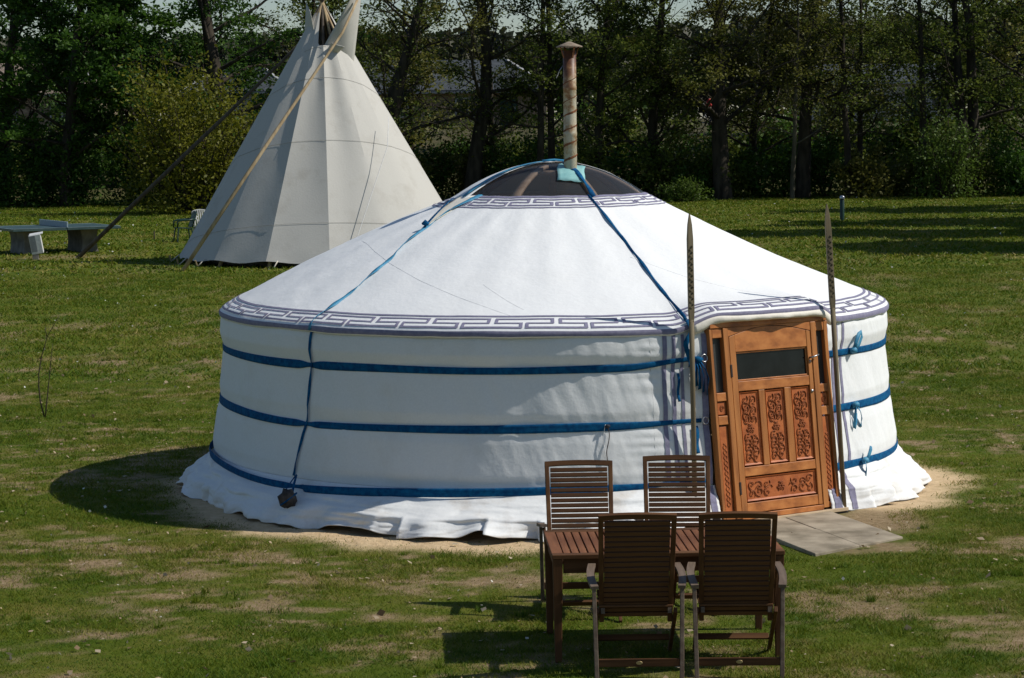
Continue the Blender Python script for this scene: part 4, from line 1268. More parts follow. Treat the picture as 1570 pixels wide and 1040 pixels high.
sheet(tl(488, 80, -.4), tl(466, 72, -.2), tl(470, 5, .3), tl(476, 18, -.35), 'smoke_flap', M['tepee'], -.03)
pk = sheet(tl(500, 78, -.58), tl(516, 84, -.62), tl(528, 72, -.80), tl(508, 66, -.80), 'flap_pocket', M['tepee'], .05)
MB().tube([tl(280, 416, -4.1), tl(405, 228, -3.0), tl(525, 50, -.95), tl(549, -2, -.6)], [.050, .044, .034, .03], 8).build('flap_pole', M['tepeepole'], tepee, True)
MB().tube([tl(118, 397, 1.62), tl(285, 236, 1.5), tl(430, 97, 1.2), tl(478, 48, .7)], [.058, .05, .04, .035], 8).build('flap_pole', M['darkpole'], tepee, True)
MB().tube([tl(596, 180, -1.3), tl(594, 225, -1.95), tl(545, 372, -3.35), tl(540, 388, -3.5)], .008, 5).build('hanging_cord', M['seam'], tepee, True)

# ---------------------------------------------------------------- table tennis table, box, stake, chairs, bollard, sapling
tt = empty('table_tennis_table', (-13.45, 42.2, 0), math.atan2(.50, .87))
tag(tt, 'concrete table tennis table with dark green top at left edge', 'table tennis table')
for s in (-1, 1):
    tp = MB().box((s * .745, 0, .665), (1.48, 2.3, .07)).build('table_half', M['ttop'], tt, bevel=.01)
    MB().box((s * .745, -1.14, .702), (1.44, .03, .006)).build('edge_line', M['ttedge'], tp)
    MB().box((s * .745, 1.14, .702), (1.44, .03, .006)).build('edge_line', M['ttedge'], tp)
    MB().box((s * 1.47, 0, .702), (.03, 2.22, .006)).build('edge_line', M['ttedge'], tp)
    lg = MB(); vs = []; fs = []
    for q in range(7):
        z = .63 * q / 6; w = .26 - .055 * math.sin(math.pi * q / 6 * .9 + .2); d = .60
        for i, j in ((-1, -1), (1, -1), (1, 1), (-1, 1)): vs.append((s * .80 + i * w, j * d, z))
    for q in range(6):
        for i in range(4): fs.append((q * 4 + i, q * 4 + (i + 1) % 4, q * 4 + 4 + (i + 1) % 4, q * 4 + 4 + i))
    fs += [(3, 2, 1, 0), (24, 25, 26, 27)]
    lg.add(vs, fs).build('leg', M['concrete'], tt, bevel=.015)
MB().box((0, 0, .78), (.035, 2.34, .155)).build('net_plate', M['net'], tt, bevel=.006)

wb = empty('white_box', (-13.20, 38.7, 0), RAD(8))
tag(wb, 'white tilted box on a short post by the table tennis table', 'box')
R_ = Matrix.Rotation(RAD(-9), 3, 'Y') @ Matrix.Rotation(RAD(8), 3, 'X')
MB().box((0, 0, .08), (.16, .14, .22)).build('post', M['concrete'], wb, bevel=.01)
bx = MB().box((.02, 0, .40), (.30, .22, .50), R_).build('housing', M['boxwhite'], wb, bevel=.012)
MB().box((-.045, -.112, .40), (.15, .012, .42), R_).build('face_plate', M['boxgrey'], bx)
MB().box((.02, 0, .655), (.34, .26, .02), R_).build('lid', M['boxwhite'], bx, bevel=.005)

sk = MB().tube([(0, 0, 0), (.01, 0, .14), (.012, 0, .29)], [.022, .02, .015], 6).build('stake', M['twig'], None, True)
sk.location = (-11.68, 47.86, 0); tag(sk, 'short thin stake in the grass between the table tennis table and tepee', 'stake')

def plastic_chair(name, mat, loc, rz, label):
    e = empty(name, loc, rz); tag(e, label, 'garden chair', 'plastic garden chairs by the tepee')
    MB().box((0, 0, .40), (.46, .44, .025), Matrix.Rotation(RAD(4), 3, 'X')).build('seat', mat, e, bevel=.012)
    bk = empty('backrest'); bk.parent = e
    for k in range(7):
        x = -.18 + .06 * k; h = .40 + .05 * math.cos((k - 3) / 3 * 1.3)
        MB().beam((x, -.20, .42), (x * 1.08, -.33, .42 + h), .036, .014, (1, 0, 0)).build('back_slat', mat, bk, bevel=.004)
    pts = []
    for k in range(13):
        q = k / 12; x = -.215 + .43 * q
        pts.append((x * 1.1, -.335 - .01 * math.sin(math.pi * q), .82 + .055 * math.sin(math.pi * q) ** .6))
    MB().tube([(-.225, -.21, .42)] + pts + [(.225, -.21, .42)], .020, 8).build('back_rim', mat, bk, True)
    for s in (-1, 1):
        MB().tube([(s * .25, -.29, .66), (s * .27, -.10, .64), (s * .265, .12, .63), (s * .255, .22, .60), (s * .25, .235, .42)], [.022, .026, .026, .024, .022], 8).build('armrest', mat, e, True)
        for q in (-1, 1):
            MB().beam((s * .205, q * .19, .40), (s * .25, q * .245, 0), .06, .035, (1, 0, 0), .045, .03).build('leg', mat, e, bevel=.006)
    return e
plastic_chair('plastic_chair', M['greenplastic'], (-10.72, 47.3, 0), RAD(112), 'dark green plastic garden chair half hidden by the tepee')
plastic_chair('plastic_chair', M['greyplastic'], (-10.3, 48.4, 0), RAD(205), 'pale grey plastic garden chair behind the green one')

bo = empty('bollard', (9.51, 56.76, 0)); tag(bo, 'dark slim bollard light standing on the meadow', 'bollard')
MB().lathe([(.075, 0), (.075, .70), (.06, .72), (.0, .72)], 16).build('post', M['greenplastic'], bo, True)
MB().lathe([(.085, .72), (.09, .74), (.085, .80), (.05, .835), (0, .84)], 16).build('lamp_head', M['metal'], bo, True)

sp = empty('sapling', (-5.92, 5.07, 0)); tag(sp, 'leafless sapling with two thin stems on the left lawn', 'sapling')
def stem(pts, r0, name='stem'):
    n = len(pts); o = MB().tube(pts, [r0 * (1 - .7 * k / (n - 1)) for k in range(n)], 6).build(name, M['twig'], sp, True)
    rng = random.Random(len(pts))
    mb = MB()
    for k in range(1, n - 1):
        p = Vector(pts[k]); s = 1 if k % 2 else -1
        mb.tube([p, p + Vector((s * .018, .004, .022))], [.0045, .002], 5)
    mb.build('bud', M['twig'], o, True)
stem([(0, 0, 0), (-.045, .01, .18), (-.055, 0, .36), (-.05, 0, .52), (-.02, 0, .68), (.02, .01, .82), (.06, 0, .94), (.13, 0, 1.06), (.21, 0, 1.19)], .009)
stem([(.01, 0, 0), (.03, 0, .16), (.05, .02, .34), (.075, .01, .52), (.10, 0, .70), (.12, 0, .86)], .008)
MB().tube([(.06, 0, .94), (.045, 0, 1.0), (.04, 0, 1.06)], [.005, .004, .003], 5).build('twig', M['twig'], sp, True)

# ---------------------------------------------------------------- trees
def bend_path(rng, p, d, L, n, wob, up):
    pts = [np.array(p, float)]; d = np.array(d, float); d /= np.linalg.norm(d)
    for k in range(n):
        d = d + rng.normal(0, wob, 3) + np.array((0, 0, up)); d /= np.linalg.norm(d)
        pts.append(pts[-1] + d * L / n)
    return pts, d

def tube_np(pts, r0, r1, n):
    pts = np.array(pts); m = len(pts)
    d = np.gradient(pts, axis=0); d /= np.linalg.norm(d, axis=1)[:, None] + 1e-9
    a = np.cross(d, np.array((.31, .87, .12))); a /= np.linalg.norm(a, axis=1)[:, None] + 1e-9
    b = np.cross(d, a)
    t = np.arange(n) * 2 * np.pi / n
    rr = np.linspace(r0, r1, m)[:, None, None]
    V = pts[:, None, :] + rr * (a[:, None, :] * np.cos(t)[None, :, None] + b[:, None, :] * np.sin(t)[None, :, None])
    i = np.arange(m - 1)[:, None] * n; k = np.arange(n)[None, :]; k2 = (k + 1) % n
    F = np.stack([i + k, i + k2, i + n + k2, i + n + k], -1).reshape(-1, 4)
    return V.reshape(-1, 3), F

def in_gap(P):
    """opening between the trees through which the bank path is seen"""
    return (np.abs(P[:, 0] - 6.72) < .42) & (P[:, 2] > 2.7) & (P[:, 2] < 4.5) & (P[:, 1] < 98)

def make_tree(name, loc, seed, H=12, r=.3, lean=(0, 0), stems=1, low=2.0, limbs=16, spread=3.0, leaves=6000, lsize=.16,
              leafmat='leaf_mid', bark='bark', label='', group='trees along the meadow edge', droop=.02, sub=5, clump=.35, cat='tree', wob=.05):
    rng = np.random.default_rng(seed)
    root = empty(name, (loc[0], loc[1], float(gz(loc[0], loc[1])) - .02)); tag(root, label, cat, group)
    Vs = []; Fs = []; n0 = 0; tips = []
    def addt(pts, r0, r1, n):
        nonlocal n0
        v, f = tube_np(pts, r0, r1, n); Vs.append(v); Fs.append(f + n0); n0 += len(v)
    for st in range(stems):
        a = rng.random() * 6.28
        d = np.array((lean[0] + (.16 * math.cos(a) if stems > 1 else 0), lean[1] + (.16 * math.sin(a) if stems > 1 else 0), 1.0))
        rs = r * (1 if stems == 1 else .72)
        off = np.array((.35 * r * 2 * math.cos(a), .35 * r * 2 * math.sin(a), 0)) if stems > 1 else np.zeros(3)
        tp, _ = bend_path(rng, off, d, H * (1 if st == 0 else .85), 14, wob, .05)
        addt([tp[0] - np.array((0, 0, .3))] + tp[:1], rs * 1.55, rs * 1.15, 8)
        addt(tp, rs * 1.15, rs * .18, 8)
        tp = np.array(tp)
        nl = limbs // stems
        for k in range(nl):
            q = (low + (H * .95 - low) * ((k + rng.random()) / nl) ** 1.15) / H
            q = min(q, .97)
            i = q * 13.999; i0 = int(i); p = tp[i0] * (1 - (i - i0)) + tp[min(i0 + 1, 14)] * (i - i0)
            az = k * 2.4 + rng.normal(0, .5)
            upw = .25 + .9 * q + rng.normal(0, .2)
            L = spread * (1.15 - .55 * q) * (.7 + .6 * rng.random())
            lp, dd = bend_path(rng, p, (math.cos(az), math.sin(az), upw), L, 7, .13, droop)
            rl = rs * (1 - .75 * q) * .34 + .012
            addt(lp, rl, rl * .25, 5)
            lp = np.array(lp)
            for j in range(sub):
                qq = .25 + .75 * (j + rng.random()) / sub
                i = min(qq, .99) * 7; i0 = int(i); p2 = lp[i0] * (1 - (i - i0)) + lp[min(i0 + 1, 7)] * (i - i0)
                dv = dd + rng.normal(0, .75, 3); dv[2] += .15
                sp_, d3 = bend_path(rng, p2, dv, L * (.25 + .3 * rng.random()), 4, .2, droop * .5)
                addt(sp_, rl * .36 + .004, .006, 4)
                tips += sp_[1:]
                for _ in range(2):
                    p3 = sp_[rng.integers(1, 5)]
                    tw, _d = bend_path(rng, p3, d3 + rng.normal(0, .8, 3), L * .14 + .15, 2, .2, 0)
                    addt(tw, .009, .004, 3); tips += tw[1:]
    V = np.concatenate(Vs); F = np.concatenate(Fs)
    np_mesh('trunk', V, F, M[bark], root, True)
    tips = np.array(tips)
    if leaves:
        leaves = int(leaves * 2.0)
        pick = tips[rng.random(len(tips)) < .38]
        C = pick[rng.integers(0, len(pick), leaves)] + rng.normal(0, clump * .8, (leaves, 3)) * np.array((1, 1, .45))
        C = C[C[:, 2] > .25]
        C = C[~in_gap(C + np.array((loc[0], loc[1], root.location.z)))]
        lv, lf = leaf_quads(C, lsize, rng, .45)
        tone = np.clip(rng.random(len(C)) * .7 + .6 * (fbm(C[:, 0] * .9 + seed, C[:, 2] * .9 + C[:, 1] * .5, 0, 3) - .35), 0, 1)
        np_mesh('crown', lv, lf, M[leafmat], root, attrs={'rnd': np.repeat(tone, 4)})
    return root

# (x, y, kwargs, label)
TREES = [
    ((-24.0, 82.0), dict(seed=1, r=.30, H=13, leaves=9000, leafmat='leaf_dark', low=1.5, limbs=22, spread=4.0, lsize=.20), 'dense dark leafy tree at the far left edge of the meadow'),
    ((-20.6, 79.5), dict(seed=2, r=.26, H=13, leaves=11000, leafmat='leaf_dark', low=1.8, limbs=24, spread=4.2, lsize=.20), 'dark broadleaf tree with slim straight trunk behind the table tennis table'),
    ((-17.6, 81.5), dict(seed=3, r=.24, H=13, leaves=11000, leafmat='leaf_dark', low=1.2, limbs=24, spread=3.8, lsize=.20), 'dark green leafy tree left of the golden bush'),
    ((-13.9, 79.8), dict(seed=4, r=.40, H=14, leaves=6500, leafmat='leaf_dark', low=3.6, limbs=20, spread=4.2, lsize=.18), 'thick trunked tree rising behind the golden bush'),
    ((-10.4, 84.0), dict(seed=5, r=.18, H=12, leaves=2600, leafmat='leaf_mid', low=2.4, limbs=18, spread=3.2, lsize=.13), 'thin sparse tree just left of the tepee top'),
    ((-6.6, 79.6), dict(seed=6, r=.42, H=13, stems=2, leaves=3600, leafmat='leaf_mid', low=2.2, limbs=26, spread=3.8, lsize=.13, wob=.07), 'thick twin stemmed tree just right of the tepee'),
    ((-3.5, 80.5), dict(seed=7, r=.34, H=13, lean=(.13, 0), leaves=3000, leafmat='leaf_olive', low=2.4, limbs=20, spread=3.8, lsize=.13), 'leaning thick tree between tepee and stovepipe'),
    ((-2.3, 83.5), dict(seed=8, r=.16, H=11, leaves=3000, leafmat='leaf_mid', low=1.5, limbs=18, spread=2.8, lsize=.13), 'slim young tree behind the leaning thick tree'),
    ((-.50, 79.4), dict(seed=9, r=.16, H=13, leaves=3600, leafmat='leaf_mid', low=2.6, limbs=18, spread=2.8, lsize=.14, wob=.02), 'left one of two slender straight trees beside the stovepipe'),
    ((.02, 80.4), dict(seed=10, r=.17, H=13, leaves=3200, leafmat='leaf_mid', low=3.0, limbs=18, spread=3.0, lsize=.14, wob=.02), 'right one of two slender straight trees beside the stovepipe'),
    ((1.9, 80.2), dict(seed=11, r=.20, H=13, leaves=6000, leafmat='leaf_mid', low=2.2, limbs=22, spread=3.4, lsize=.15, wob=.03), 'leafy tree directly right of the stovepipe cap'),
    ((4.1, 81.0), dict(seed=12, r=.24, H=13, leaves=7500, leafmat='leaf_mid', low=1.4, limbs=26, spread=3.8, lsize=.15), 'bushy olive green tree between stovepipe and cyclist'),
    ((7.25, 79.6), dict(seed=13, r=.36, H=13, leaves=6500, leafmat='leaf_olive', low=2.8, limbs=24, spread=3.8, lsize=.14, wob=.03), 'stout trunked tree hiding half the red cyclist'),
    ((8.9, 83.0), dict(seed=14, r=.18, H=12, leaves=5000, leafmat='leaf_olive', low=1.6, limbs=22, spread=3.2, lsize=.14), 'slim olive tree behind the gap right of the cyclist'),
    ((10.1, 79.2), dict(seed=15, r=.10, H=10, leaves=1400, leafmat='leaf_olive', bark='barkpale', low=2.2, limbs=14, spread=2.2, lsize=.12, wob=.03), 'thin pale barked tree above the left pole tip side of bollard'),
    ((10.7, 80.6), dict(seed=16, r=.30, H=13, leaves=4200, leafmat='leaf_olive', low=2.6, limbs=20, spread=3.4, lsize=.13, wob=.02), 'straight thick dark tree left of the bollard'),
    ((12.5, 79.6), dict(seed=17, r=.15, H=12, leaves=2400, leafmat='leaf_mid', low=2.6, limbs=16, spread=2.8, lsize=.13, wob=.02), 'slender dark tree above the bollard'),
    ((13.3, 82.0), dict(seed=18, r=.13, H=12, leaves=2200, leafmat='leaf_olive', low=2.4, limbs=16, spread=2.8, lsize=.13, wob=.03), 'slender tree just right of the bollard, farther back'),
    ((15.7, 80.6), dict(seed=19, r=.17, H=12, leaves=2600, leafmat='leaf_mid', low=2.6, limbs=16, spread=3.0, lsize=.13, wob=.03), 'slim forked tree between bollard and right edge'),
    ((17.9, 79.8), dict(seed=20, r=.38, H=13, stems=2, leaves=4200, leafmat='leaf_mid', low=3.2, limbs=22, spread=3.8, lsize=.15), 'thick forked dark tree near the right edge'),
    ((20.6, 81.5), dict(seed=21, r=.26, H=13, leaves=8000, leafmat='leaf_mid', low=1.6, limbs=24, spread=3.8, lsize=.16), 'dense leafy tree at the far right edge'),
]
for (x, y), kw, lab in TREES:
    make_tree('tree', (x, y), label=lab, **kw)
BANK = [((-22.5, 93), 71, 'leaf_dark', 'broad dark tree on the bank at far left'), ((-16.0, 95), 72, 'leaf_dark', 'dark tree on the bank behind the golden bush'),
        ((-10.8, 96), 73, 'leaf_mid', 'leafy tree on the bank behind the tepee top'),  ((-6.7, 93), 74, 'leaf_olive', 'loose tree on the bank between tepee and leaning tree'),
        ((3.6, 94), 76, 'leaf_mid', 'leafy tree on the bank right of the stovepipe'),
        ((11.4, 93), 77, 'leaf_olive', 'olive tree on the bank right of the cyclist'), ((14.6, 96), 78, 'leaf_mid', 'leafy tree on the bank behind the bollard trees'),
        ((18.6, 93), 79, 'leaf_mid', 'leafy tree on the bank behind the thick forked tree'), ((22.4, 95), 80, 'leaf_olive', 'olive tree on the bank at far right')]
for (x, y), sd, lm, lab in BANK:
    make_tree('tree', (x, y), label=lab, seed=sd, r=.14, H=7.5, leaves=3600, leafmat=lm, low=.5, limbs=22, spread=2.6, lsize=.19, group='trees on the bank', clump=.4)
# the row that shades the right of the meadow, just outside the frame
for k, (x, y, sd, h) in enumerate(((23.5, 64.0, 31, 13), (21.5, 55.5, 32, 12.5), (19.0, 47.0, 33, 13), (17.5, 39.0, 34, 9))):
    make_tree('tree', (x, y), label=('farthest', 'second farthest', 'second nearest', 'nearest')[k] + ' of the shade trees beyond the right edge of the meadow',
              seed=sd, r=.25, H=h, leaves=8500, leafmat='leaf_mid', low=2.6, limbs=22, spread=3.2 if k else 3.8, lsize=.55, group='shade trees beside the meadow')

def make_bush(name, loc, seed, rx, ry, h, leaves, lsize, leafmat, label, group, cat='shrub', stems=9, fill=.5):
    rng = np.random.default_rng(seed)
    root = empty(name, (loc[0], loc[1], float(gz(*loc)))); tag(root, label, cat, group)
    Vs = []; Fs = []; n0 = 0; tips = []
    for k in range(stems):
        a = rng.random() * 6.28; q = math.sqrt(rng.random())
        d = np.array((rx * q * math.cos(a), ry * q * math.sin(a), h * (.95 - .35 * q)))
        L = np.linalg.norm(d)
        pts, dd = bend_path(rng, np.array((.12 * rx * math.cos(a), .12 * ry * math.sin(a), -.05)), d, L, 7, .09, .02)
        v, f = tube_np(pts, .012 * h + .012, .006, 5); Vs.append(v); Fs.append(f + n0); n0 += len(v)
        for j in range(4):
            p = pts[rng.integers(2, 8)]
            s2, _ = bend_path(rng, p, dd + rng.normal(0, .7, 3), L * .3, 4, .15, .02)
            v, f = tube_np(s2, .006 * h ** .5 + .004, .004, 4); Vs.append(v); Fs.append(f + n0); n0 += len(v)
            tips += s2[1:]
        tips += pts[2:]
    np_mesh('stem', np.concatenate(Vs), np.concatenate(Fs), M['bark'], root, True)
    tips = np.array(tips); nt = int(leaves * (1 - fill))
    C1 = tips[rng.integers(0, len(tips), nt)] + rng.normal(0, .11 * max(rx, .6), (nt, 3))
    u = rng.normal(size=(leaves - nt, 3)); u /= np.linalg.norm(u, axis=1)[:, None]; u[:, 2] = np.abs(u[:, 2])
    bump = .8 + .45 * fbm(np.arctan2(u[:, 1], u[:, 0]) * 2.2 + seed, u[:, 2] * 4 + seed, 1, 3)
    C2 = u * (rng.random(leaves - nt) ** .42 * bump)[:, None] * np.array((rx, ry, h))
    C = np.concatenate([C1, C2]); C = C[C[:, 2] > .04]; C = C[~in_gap(C + np.array(root.location))]
    lv, lf = leaf_quads(C, lsize, rng, .2)
    tone = np.clip(rng.random(len(C)) * .7 + .7 * (fbm(C[:, 0] * 1.3 + seed, C[:, 2] * 1.3, 2, 3) - .35), 0, 1)
    np_mesh('foliage', lv, lf, M[leafmat], root, attrs={'rnd': np.repeat(tone, 4)})
    return root
make_bush('golden_bush', (-13.75, 70.0), 41, 2.75, 2.4, 5.6, 15000, .15, 'leaf_gold', 'big rounded golden green bush left of the tepee', None, 'bush', 26, .55)
make_bush('fresh_bush', (16.3, 77.6), 42, 1.5, 1.2, 3.4, 3800, .14, 'leaf_fresh', 'bright fresh green bush below the forked tree at right', None, 'bush', 16, .45)
make_bush('low_bush', (5.6, 77.0), 43, 1.1, .8, .95, 1500, .13, 'leaf_fresh', 'low pale green bush spreading onto the lawn behind the yurt roof', None, 'bush', 10, .4)
make_bush('low_bush', (-9.0, 48.5 + 26), 44, 1.2, .9, 1.6, 1600, .13, 'leaf_dark', 'small dark bush between golden bush and tepee', None, 'bush', 10, .5)
SHORT = ['tree at the far left edge', 'slim dark trunk behind the tennis table', 'dark tree left of the golden bush', 'thick trunk behind the golden bush', 'thin tree left of the tepee top',
         'twin stemmed tree right of the tepee', 'leaning thick tree', 'slim tree behind the leaning one', 'left slender tree by the stovepipe', 'right slender tree by the stovepipe',
         'tree right of the stovepipe cap', 'bushy olive tree', 'stout trunk by the cyclist', 'slim olive tree right of the cyclist', 'thin pale barked tree', 'straight thick tree left of the bollard',
         'slender tree above the bollard', 'slender tree right of the bollard', 'slim forked tree', 'thick forked tree at right', 'tree at the far right edge']
def shrub_labels(pts, where, noun='shrub'):
    near = {}
    for i, (x, y) in enumerate(pts):
        near.setdefault(min(range(len(TREES)), key=lambda k: abs(TREES[k][0][0] - x)), []).append(i)
    out = [''] * len(pts)
    for k, ids in near.items():
        ids.sort(key=lambda i: pts[i][0])
        for j, i in enumerate(ids):
            pre = '' if len(ids) == 1 else ('left one of two ' if j == 0 else 'right one of two ') if len(ids) == 2 else ('left', 'middle', 'right')[min(j, 2)] + ' one of three ' if len(ids) == 3 else ('leftmost', 'second', 'third', 'rightmost')[min(j, 3)] + ' of four '
            out[i] = (pre + noun + ('s ' if pre else ' ') + where + ' the ' + SHORT[k]).strip()
    return out
rng = random.Random(3)
xs = list(np.linspace(-25.5, 21.5, 34))
XY = [(x + rng.uniform(-.5, .5), 79.0 + rng.uniform(0, 3.2)) for x in xs]
LAB = shrub_labels(XY, 'under')
for k, x in enumerate(xs):
    left = x < -9
    kind = 'leaf_dark' if left or rng.random() < .55 else ('leaf_mid' if rng.random() < .6 else 'leaf_olive')
    hh = (3.0 if left else 2.2) * (.7 + .7 * rng.random())
    make_bush('undergrowth_shrub', XY[k], 60 + k, 1.15 + .5 * rng.random(), 1.0, hh, 2600 if not left else 3400, .16, kind,
              LAB[k], 'undergrowth shrubs under the trees', stems=7)
# hedge growth on the bank behind
XY = [(x + rng.uniform(-1, 1), 88.5 + rng.uniform(0, 4)) for x in np.linspace(-27, 24, 21)]
LAB = shrub_labels(XY, 'behind', 'bank shrub')
for k, (x, y) in enumerate(XY):
    make_bush('bank_shrub', (x, y), 120 + k, 1.9 + .9 * rng.random(), 1.2, (2.0 + 1.8 * rng.random()) * (.45 if -9 < x < 0 else 1), 2200, .20, 'leaf_dark' if k % 2 else 'leaf_mid',
              LAB[k], 'shrubs on the bank', stems=6)

# far wood along the horizon
def far_wood():
    rng = np.random.default_rng(9)
    n = 42000
    x = rng.uniform(-75, 75, n); y = rng.uniform(176, 196, n)
    top = 5.0 + 3.4 * fbm(x * .10 + 3, y * 0 + 1, 0, 3) + 1.6 * fbm(x * .45, y * .2, 1, 2) + 3.4 * sst(30, 44, x)
    z = top * rng.random(n) ** .6
    C = np.stack([x, y, 3.4 + z], -1)
    V, F = leaf_quads(C, .85, rng, .1, .8)
    tone = np.clip(.25 + .5 * rng.random(n) + .6 * (fbm(x * .25, z * .3, 2, 3) - .5), 0, 1)
    o = np_mesh('far_wood', V, F, M['leaf_far'], attrs={'rnd': np.repeat(tone, 4)})
    tag(o, 'hazy far off wood along the horizon behind the houses', 'wood', kind='stuff')
far_wood()
make_bush('russet_tree', (25.2, 140.0), 47, 3.6, 3.0, 6.6, 4200, .30, 'leaf_gold', 'rounded russet gold tree far behind at right', None, 'tree', 14, .6)
def conifer(loc, h, seed, label):
    rng = np.random.default_rng(seed)
    root = empty('conifer', (loc[0], loc[1], float(gz(*loc)))); tag(root, label, 'tree', 'distant conifers')
    MB().tube([(0, 0, -.2), (0, 0, h * .6), (0, 0, h)], [.3, .15, .03], 8).build('trunk', M['bark'], root, True)
    n = 4500; q = rng.random(n) ** .8; a = rng.random(n) * 6.28; r = (1 - q) * h * .26 * np.sqrt(rng.random(n)) * (.75 + .35 * np.sin(q * 50))
    C = np.stack([r * np.cos(a), r * np.sin(a), .8 + q * (h - .8)], -1)
    V, F = leaf_quads(C, .42, rng, .2, .5)
    np_mesh('crown', V, F, M['leaf_conifer'], root, attrs={'rnd': np.repeat(rng.random(n), 4)})
conifer((33.2, 150), 8.6, 1, 'left one of two dark conifers far behind at the right edge')
conifer((35.6, 152), 9.4, 2, 'right one of two dark conifers far behind at the right edge')

# ---------------------------------------------------------------- houses beyond the trees
def house(name, x0, x1, y0, depth, zb, ze, zr, wall, roof, label, hip=0.0, windows=(), door=None):
    e = empty(name, ((x0 + x1) / 2, y0 + depth / 2, zb)); tag(e, label, 'house', 'houses beyond the trees')
    w = (x1 - x0) / 2; d = depth / 2; he = ze - zb; hr = zr - zb
    MB().box((0, 0, he / 2), (2 * w, depth, he)).build('wall', wall, e)
    ov = .35
    mb = MB()
    vs = [(-w - ov, -d - ov, he), (w + ov, -d - ov, he), (w + ov, d + ov, he), (-w - ov, d + ov, he), (-w - ov + hip, 0, hr), (w + ov - hip, 0, hr)]
    vs += [(p[0], p[1], p[2] + .14) for p in vs]
    fs = [(0, 1, 5, 4), (2, 3, 4, 5), (6, 10, 11, 7), (8, 11, 10, 9), (0, 6, 7, 1), (2, 8, 9, 3), (1, 7, 11, 5), (1, 5, 2), (7, 8, 11), (1, 2, 8, 7), (0, 4, 3), (6, 9, 10), (0, 3, 9, 6)]
    rf = mb.add(vs, fs).build('roof', roof, e)
    for s in (-1, 1):
        a = Vector((s * (w + ov), -d - ov, he + .19)); b = Vector((s * (w + ov - hip), 0, hr + .19))
        MB().beam(a, b, .13, .08, (1, 0, 0)).build('verge_board', M['trim'], rf)
    MB().box((0, -d - ov - .02, he + .02), (2 * w + 2 * ov, .12, .12)).build('gutter', M['boxgrey'], rf)
    for (u, v, ww, hh) in windows:
        f = MB().box((u, -d - .03, v), (ww + .16, .08, hh + .16)).build('window', M['trim'], e)
        MB().box((u - ww / 4 - .01, -d - .08, v), (ww / 2 - .05, .03, hh)).build('pane', M['pane'], f)
        MB().box((u + ww / 4 + .01, -d - .08, v), (ww / 2 - .05, .03, hh)).build('pane', M['pane'], f)
    if door:
        f = MB().box((door, -d - .04, .95), (.95, .08, 1.9)).build('door', M['greenplastic'], e)
        MB().box((door + .35, -d - .10, .95), (.05, .05, .12)).build('handle', M['metal'], f)
    return e
house('house', -13.6, -.25, 110, 8, 3.2, 5.0, 6.75, M['brick'], M['slate'], 'brick house with a grey slate roof seen between tepee and stovepipe', 2.7,
      [(-4.6, 1.0, 1.3, .9), (-1.6, 1.0, 1.3, .9), (2.4, 1.0, 1.3, .9)], 4.6)
house('house', -33.5, -25.4, 112, 7, 3.2, 5.1, 6.9, M['brick'], M['tile'], 'house with a brown tiled roof at the left edge behind the trees', 1.8, [(2.2, 1.0, 1.2, .9), (-1.0, 1.0, 1.2, .9)], 3.6)
house('house', -21.2, -15.4, 118, 6, 3.2, 5.2, 6.6, M['brickw'], M['slate'], 'small house with a white verge just left of the tepee', 2.0, [(1.2, 1.0, 1.2, .9)], -1.2)
house('house', 15.0, 24.5, 122, 7, 3.2, 5.4, 6.5, M['brickw'], M['slate'], 'low whitewashed house behind the trees at right', 1.2,
      [(-3.0, 1.05, 1.4, 1.0), (-.4, 1.05, 1.4, 1.0), (3.6, 1.05, 1.4, 1.0)], 1.8)

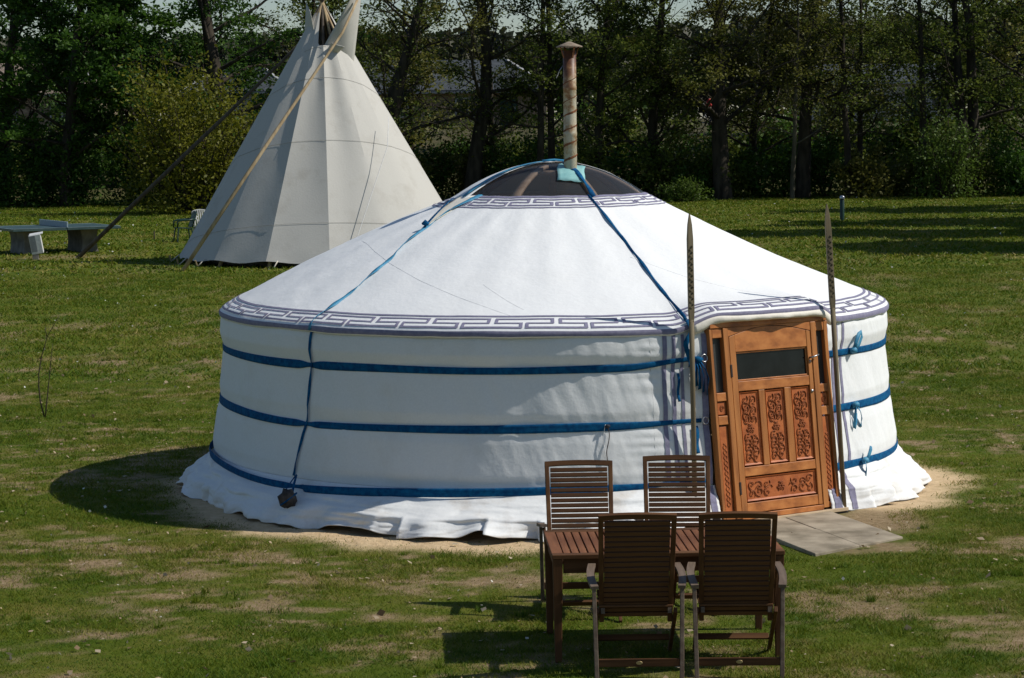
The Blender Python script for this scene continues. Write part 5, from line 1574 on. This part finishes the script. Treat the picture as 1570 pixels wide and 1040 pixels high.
# ---------------------------------------------------------------- cyclist on the path along the bank
def cyclist():
    px, py = 7.90, 99.0; z0 = float(gz(px, py))
    bk = empty('bicycle', (px, py, z0)); tag(bk, 'light grey bicycle ridden on the bank behind the trees', 'bicycle')
    for x in (-.52, .52):
        wpts = [(x + .33 * math.cos(t), 0, .34 + .33 * math.sin(t)) for t in np.linspace(0, 2 * math.pi, 25)]
        w = MB().tube(wpts, .02, 6, False).build('wheel', M['rubber'], bk, True)
        mb = MB()
        for k in range(8):
            t = k * math.pi / 4
            mb.tube([(x, 0, .34), (x + .32 * math.cos(t), 0, .34 + .32 * math.sin(t))], .004, 4)
        mb.build('spokes', M['metal'], w)
    mb = MB()
    for a, b in (((-.52, 0, .34), (-.05, 0, .30)), ((-.05, 0, .30), (-.20, 0, .86)), ((-.18, 0, .78), (.36, 0, .82)), ((-.05, 0, .30), (.38, 0, .74)), ((-.52, 0, .34), (-.17, 0, .74)), ((.52, 0, .34), (.34, 0, .98))):
        mb.tube([a, b], .02, 7)
    mb.build('frame', M['bikeframe'], bk, True)
    MB().box((-.21, 0, .90), (.26, .14, .05)).build('saddle', M['rubber'], bk, bevel=.02)
    MB().tube([(.20, -.28, 1.06), (.32, -.20, 1.06), (.34, 0, 1.02), (.32, .20, 1.06), (.20, .28, 1.06)], .014, 6).build('handlebar', M['metal'], bk, True)
    MB().tube([(-.05, -.12, .15), (-.05, -.06, .30), (-.05, .06, .30), (-.05, .12, .45)], .012, 6).build('crank', M['metal'], bk, True)
    # rider: one continuous skinned body
    J = {'pel': (-.19, 0, .98, .15), 'sp': (-.12, 0, 1.18, .145), 'ch': (-.02, 0, 1.38, .155), 'nk': (.05, 0, 1.53, .06), 'hd': (.09, 0, 1.66, .10), 'ht': (.09, 0, 1.76, .085)}
    E = [('pel', 'sp'), ('sp', 'ch'), ('ch', 'nk'), ('nk', 'hd'), ('hd', 'ht')]
    for s, n in ((-1, 'l'), (1, 'r')):
        J['sh' + n] = (0, s * .19, 1.42, .065); J['el' + n] = (.10, s * .27, 1.18, .048); J['wr' + n] = (.24, s * .27, 1.09, .034); J['ha' + n] = (.30, s * .25, 1.075, .035)
        E += [('ch', 'sh' + n), ('sh' + n, 'el' + n), ('el' + n, 'wr' + n), ('wr' + n, 'ha' + n)]
        kz = .62 if s < 0 else .80
        J['hp' + n] = (-.17, s * .10, .94, .10); J['kn' + n] = (.17 if s < 0 else .22, s * .11, kz, .065); J['an' + n] = (-.02, s * .11, .24 if s < 0 else .48, .042); J['to' + n] = (.12, s * .12, .18 if s < 0 else .44, .035)
        E += [('pel', 'hp' + n), ('hp' + n, 'kn' + n), ('kn' + n, 'an' + n), ('an' + n, 'to' + n)]
    keys = list(J); me = bpy.data.meshes.new('person')
    me.from_pydata([J[k][:3] for k in keys], [(keys.index(a), keys.index(b)) for a, b in E], [])
    o = bpy.data.objects.new('person', me); COL.objects.link(o)
    sk_ = o.modifiers.new('skin', 'SKIN'); sk_.use_smooth_shade = True
    for i, k in enumerate(keys):
        sv_ = me.skin_vertices[0].data[i]; sv_.radius = (J[k][3], J[k][3]); sv_.use_root = (k == 'pel')
    o.modifiers.new('sub', 'SUBSURF').levels = 1
    o.modifiers['sub'].render_levels = 1
    # clothing colour by height: red jacket above the saddle, dark trousers below, skin at the head
    m, nt, N, L, P = new_mat('rider_clothes')
    tc = N.new('ShaderNodeTexCoord'); sx = N.new('ShaderNodeSeparateXYZ'); L.new(tc.outputs['Object'], sx.inputs[0])
    cr = N.new('ShaderNodeValToRGB'); cr.color_ramp.interpolation = 'CONSTANT'
    mr = N.new('ShaderNodeMapRange'); mr.inputs['From Min'].default_value = 0; mr.inputs['From Max'].default_value = 2
    L.new(sx.outputs['Z'], mr.inputs['Value']); L.new(mr.outputs[0], cr.inputs[0])
    e = cr.color_ramp.elements; e[0].position = 0; e[0].color = (.02, .022, .03, 1); e[1].position = .49; e[1].color = (.5, .03, .02, 1)
    k = e.new(.76); k.color = (.48, .27, .19, 1)
    L.new(cr.outputs[0], P.inputs['Base Color']); P.inputs['Roughness'].default_value = .8
    me.materials.append(m)
    o.location = (px, py, z0); tag(o, 'person in a red jacket cycling on the bank behind the trees', 'person')
    hr = MB().lathe([(.0, .12), (.06, .105), (.10, .05), (.112, -.01), (.10, -.05)], 14).build('hair', M['hair'], o, True)
    hr.location = (.075, 0, 1.70)
cyclist()
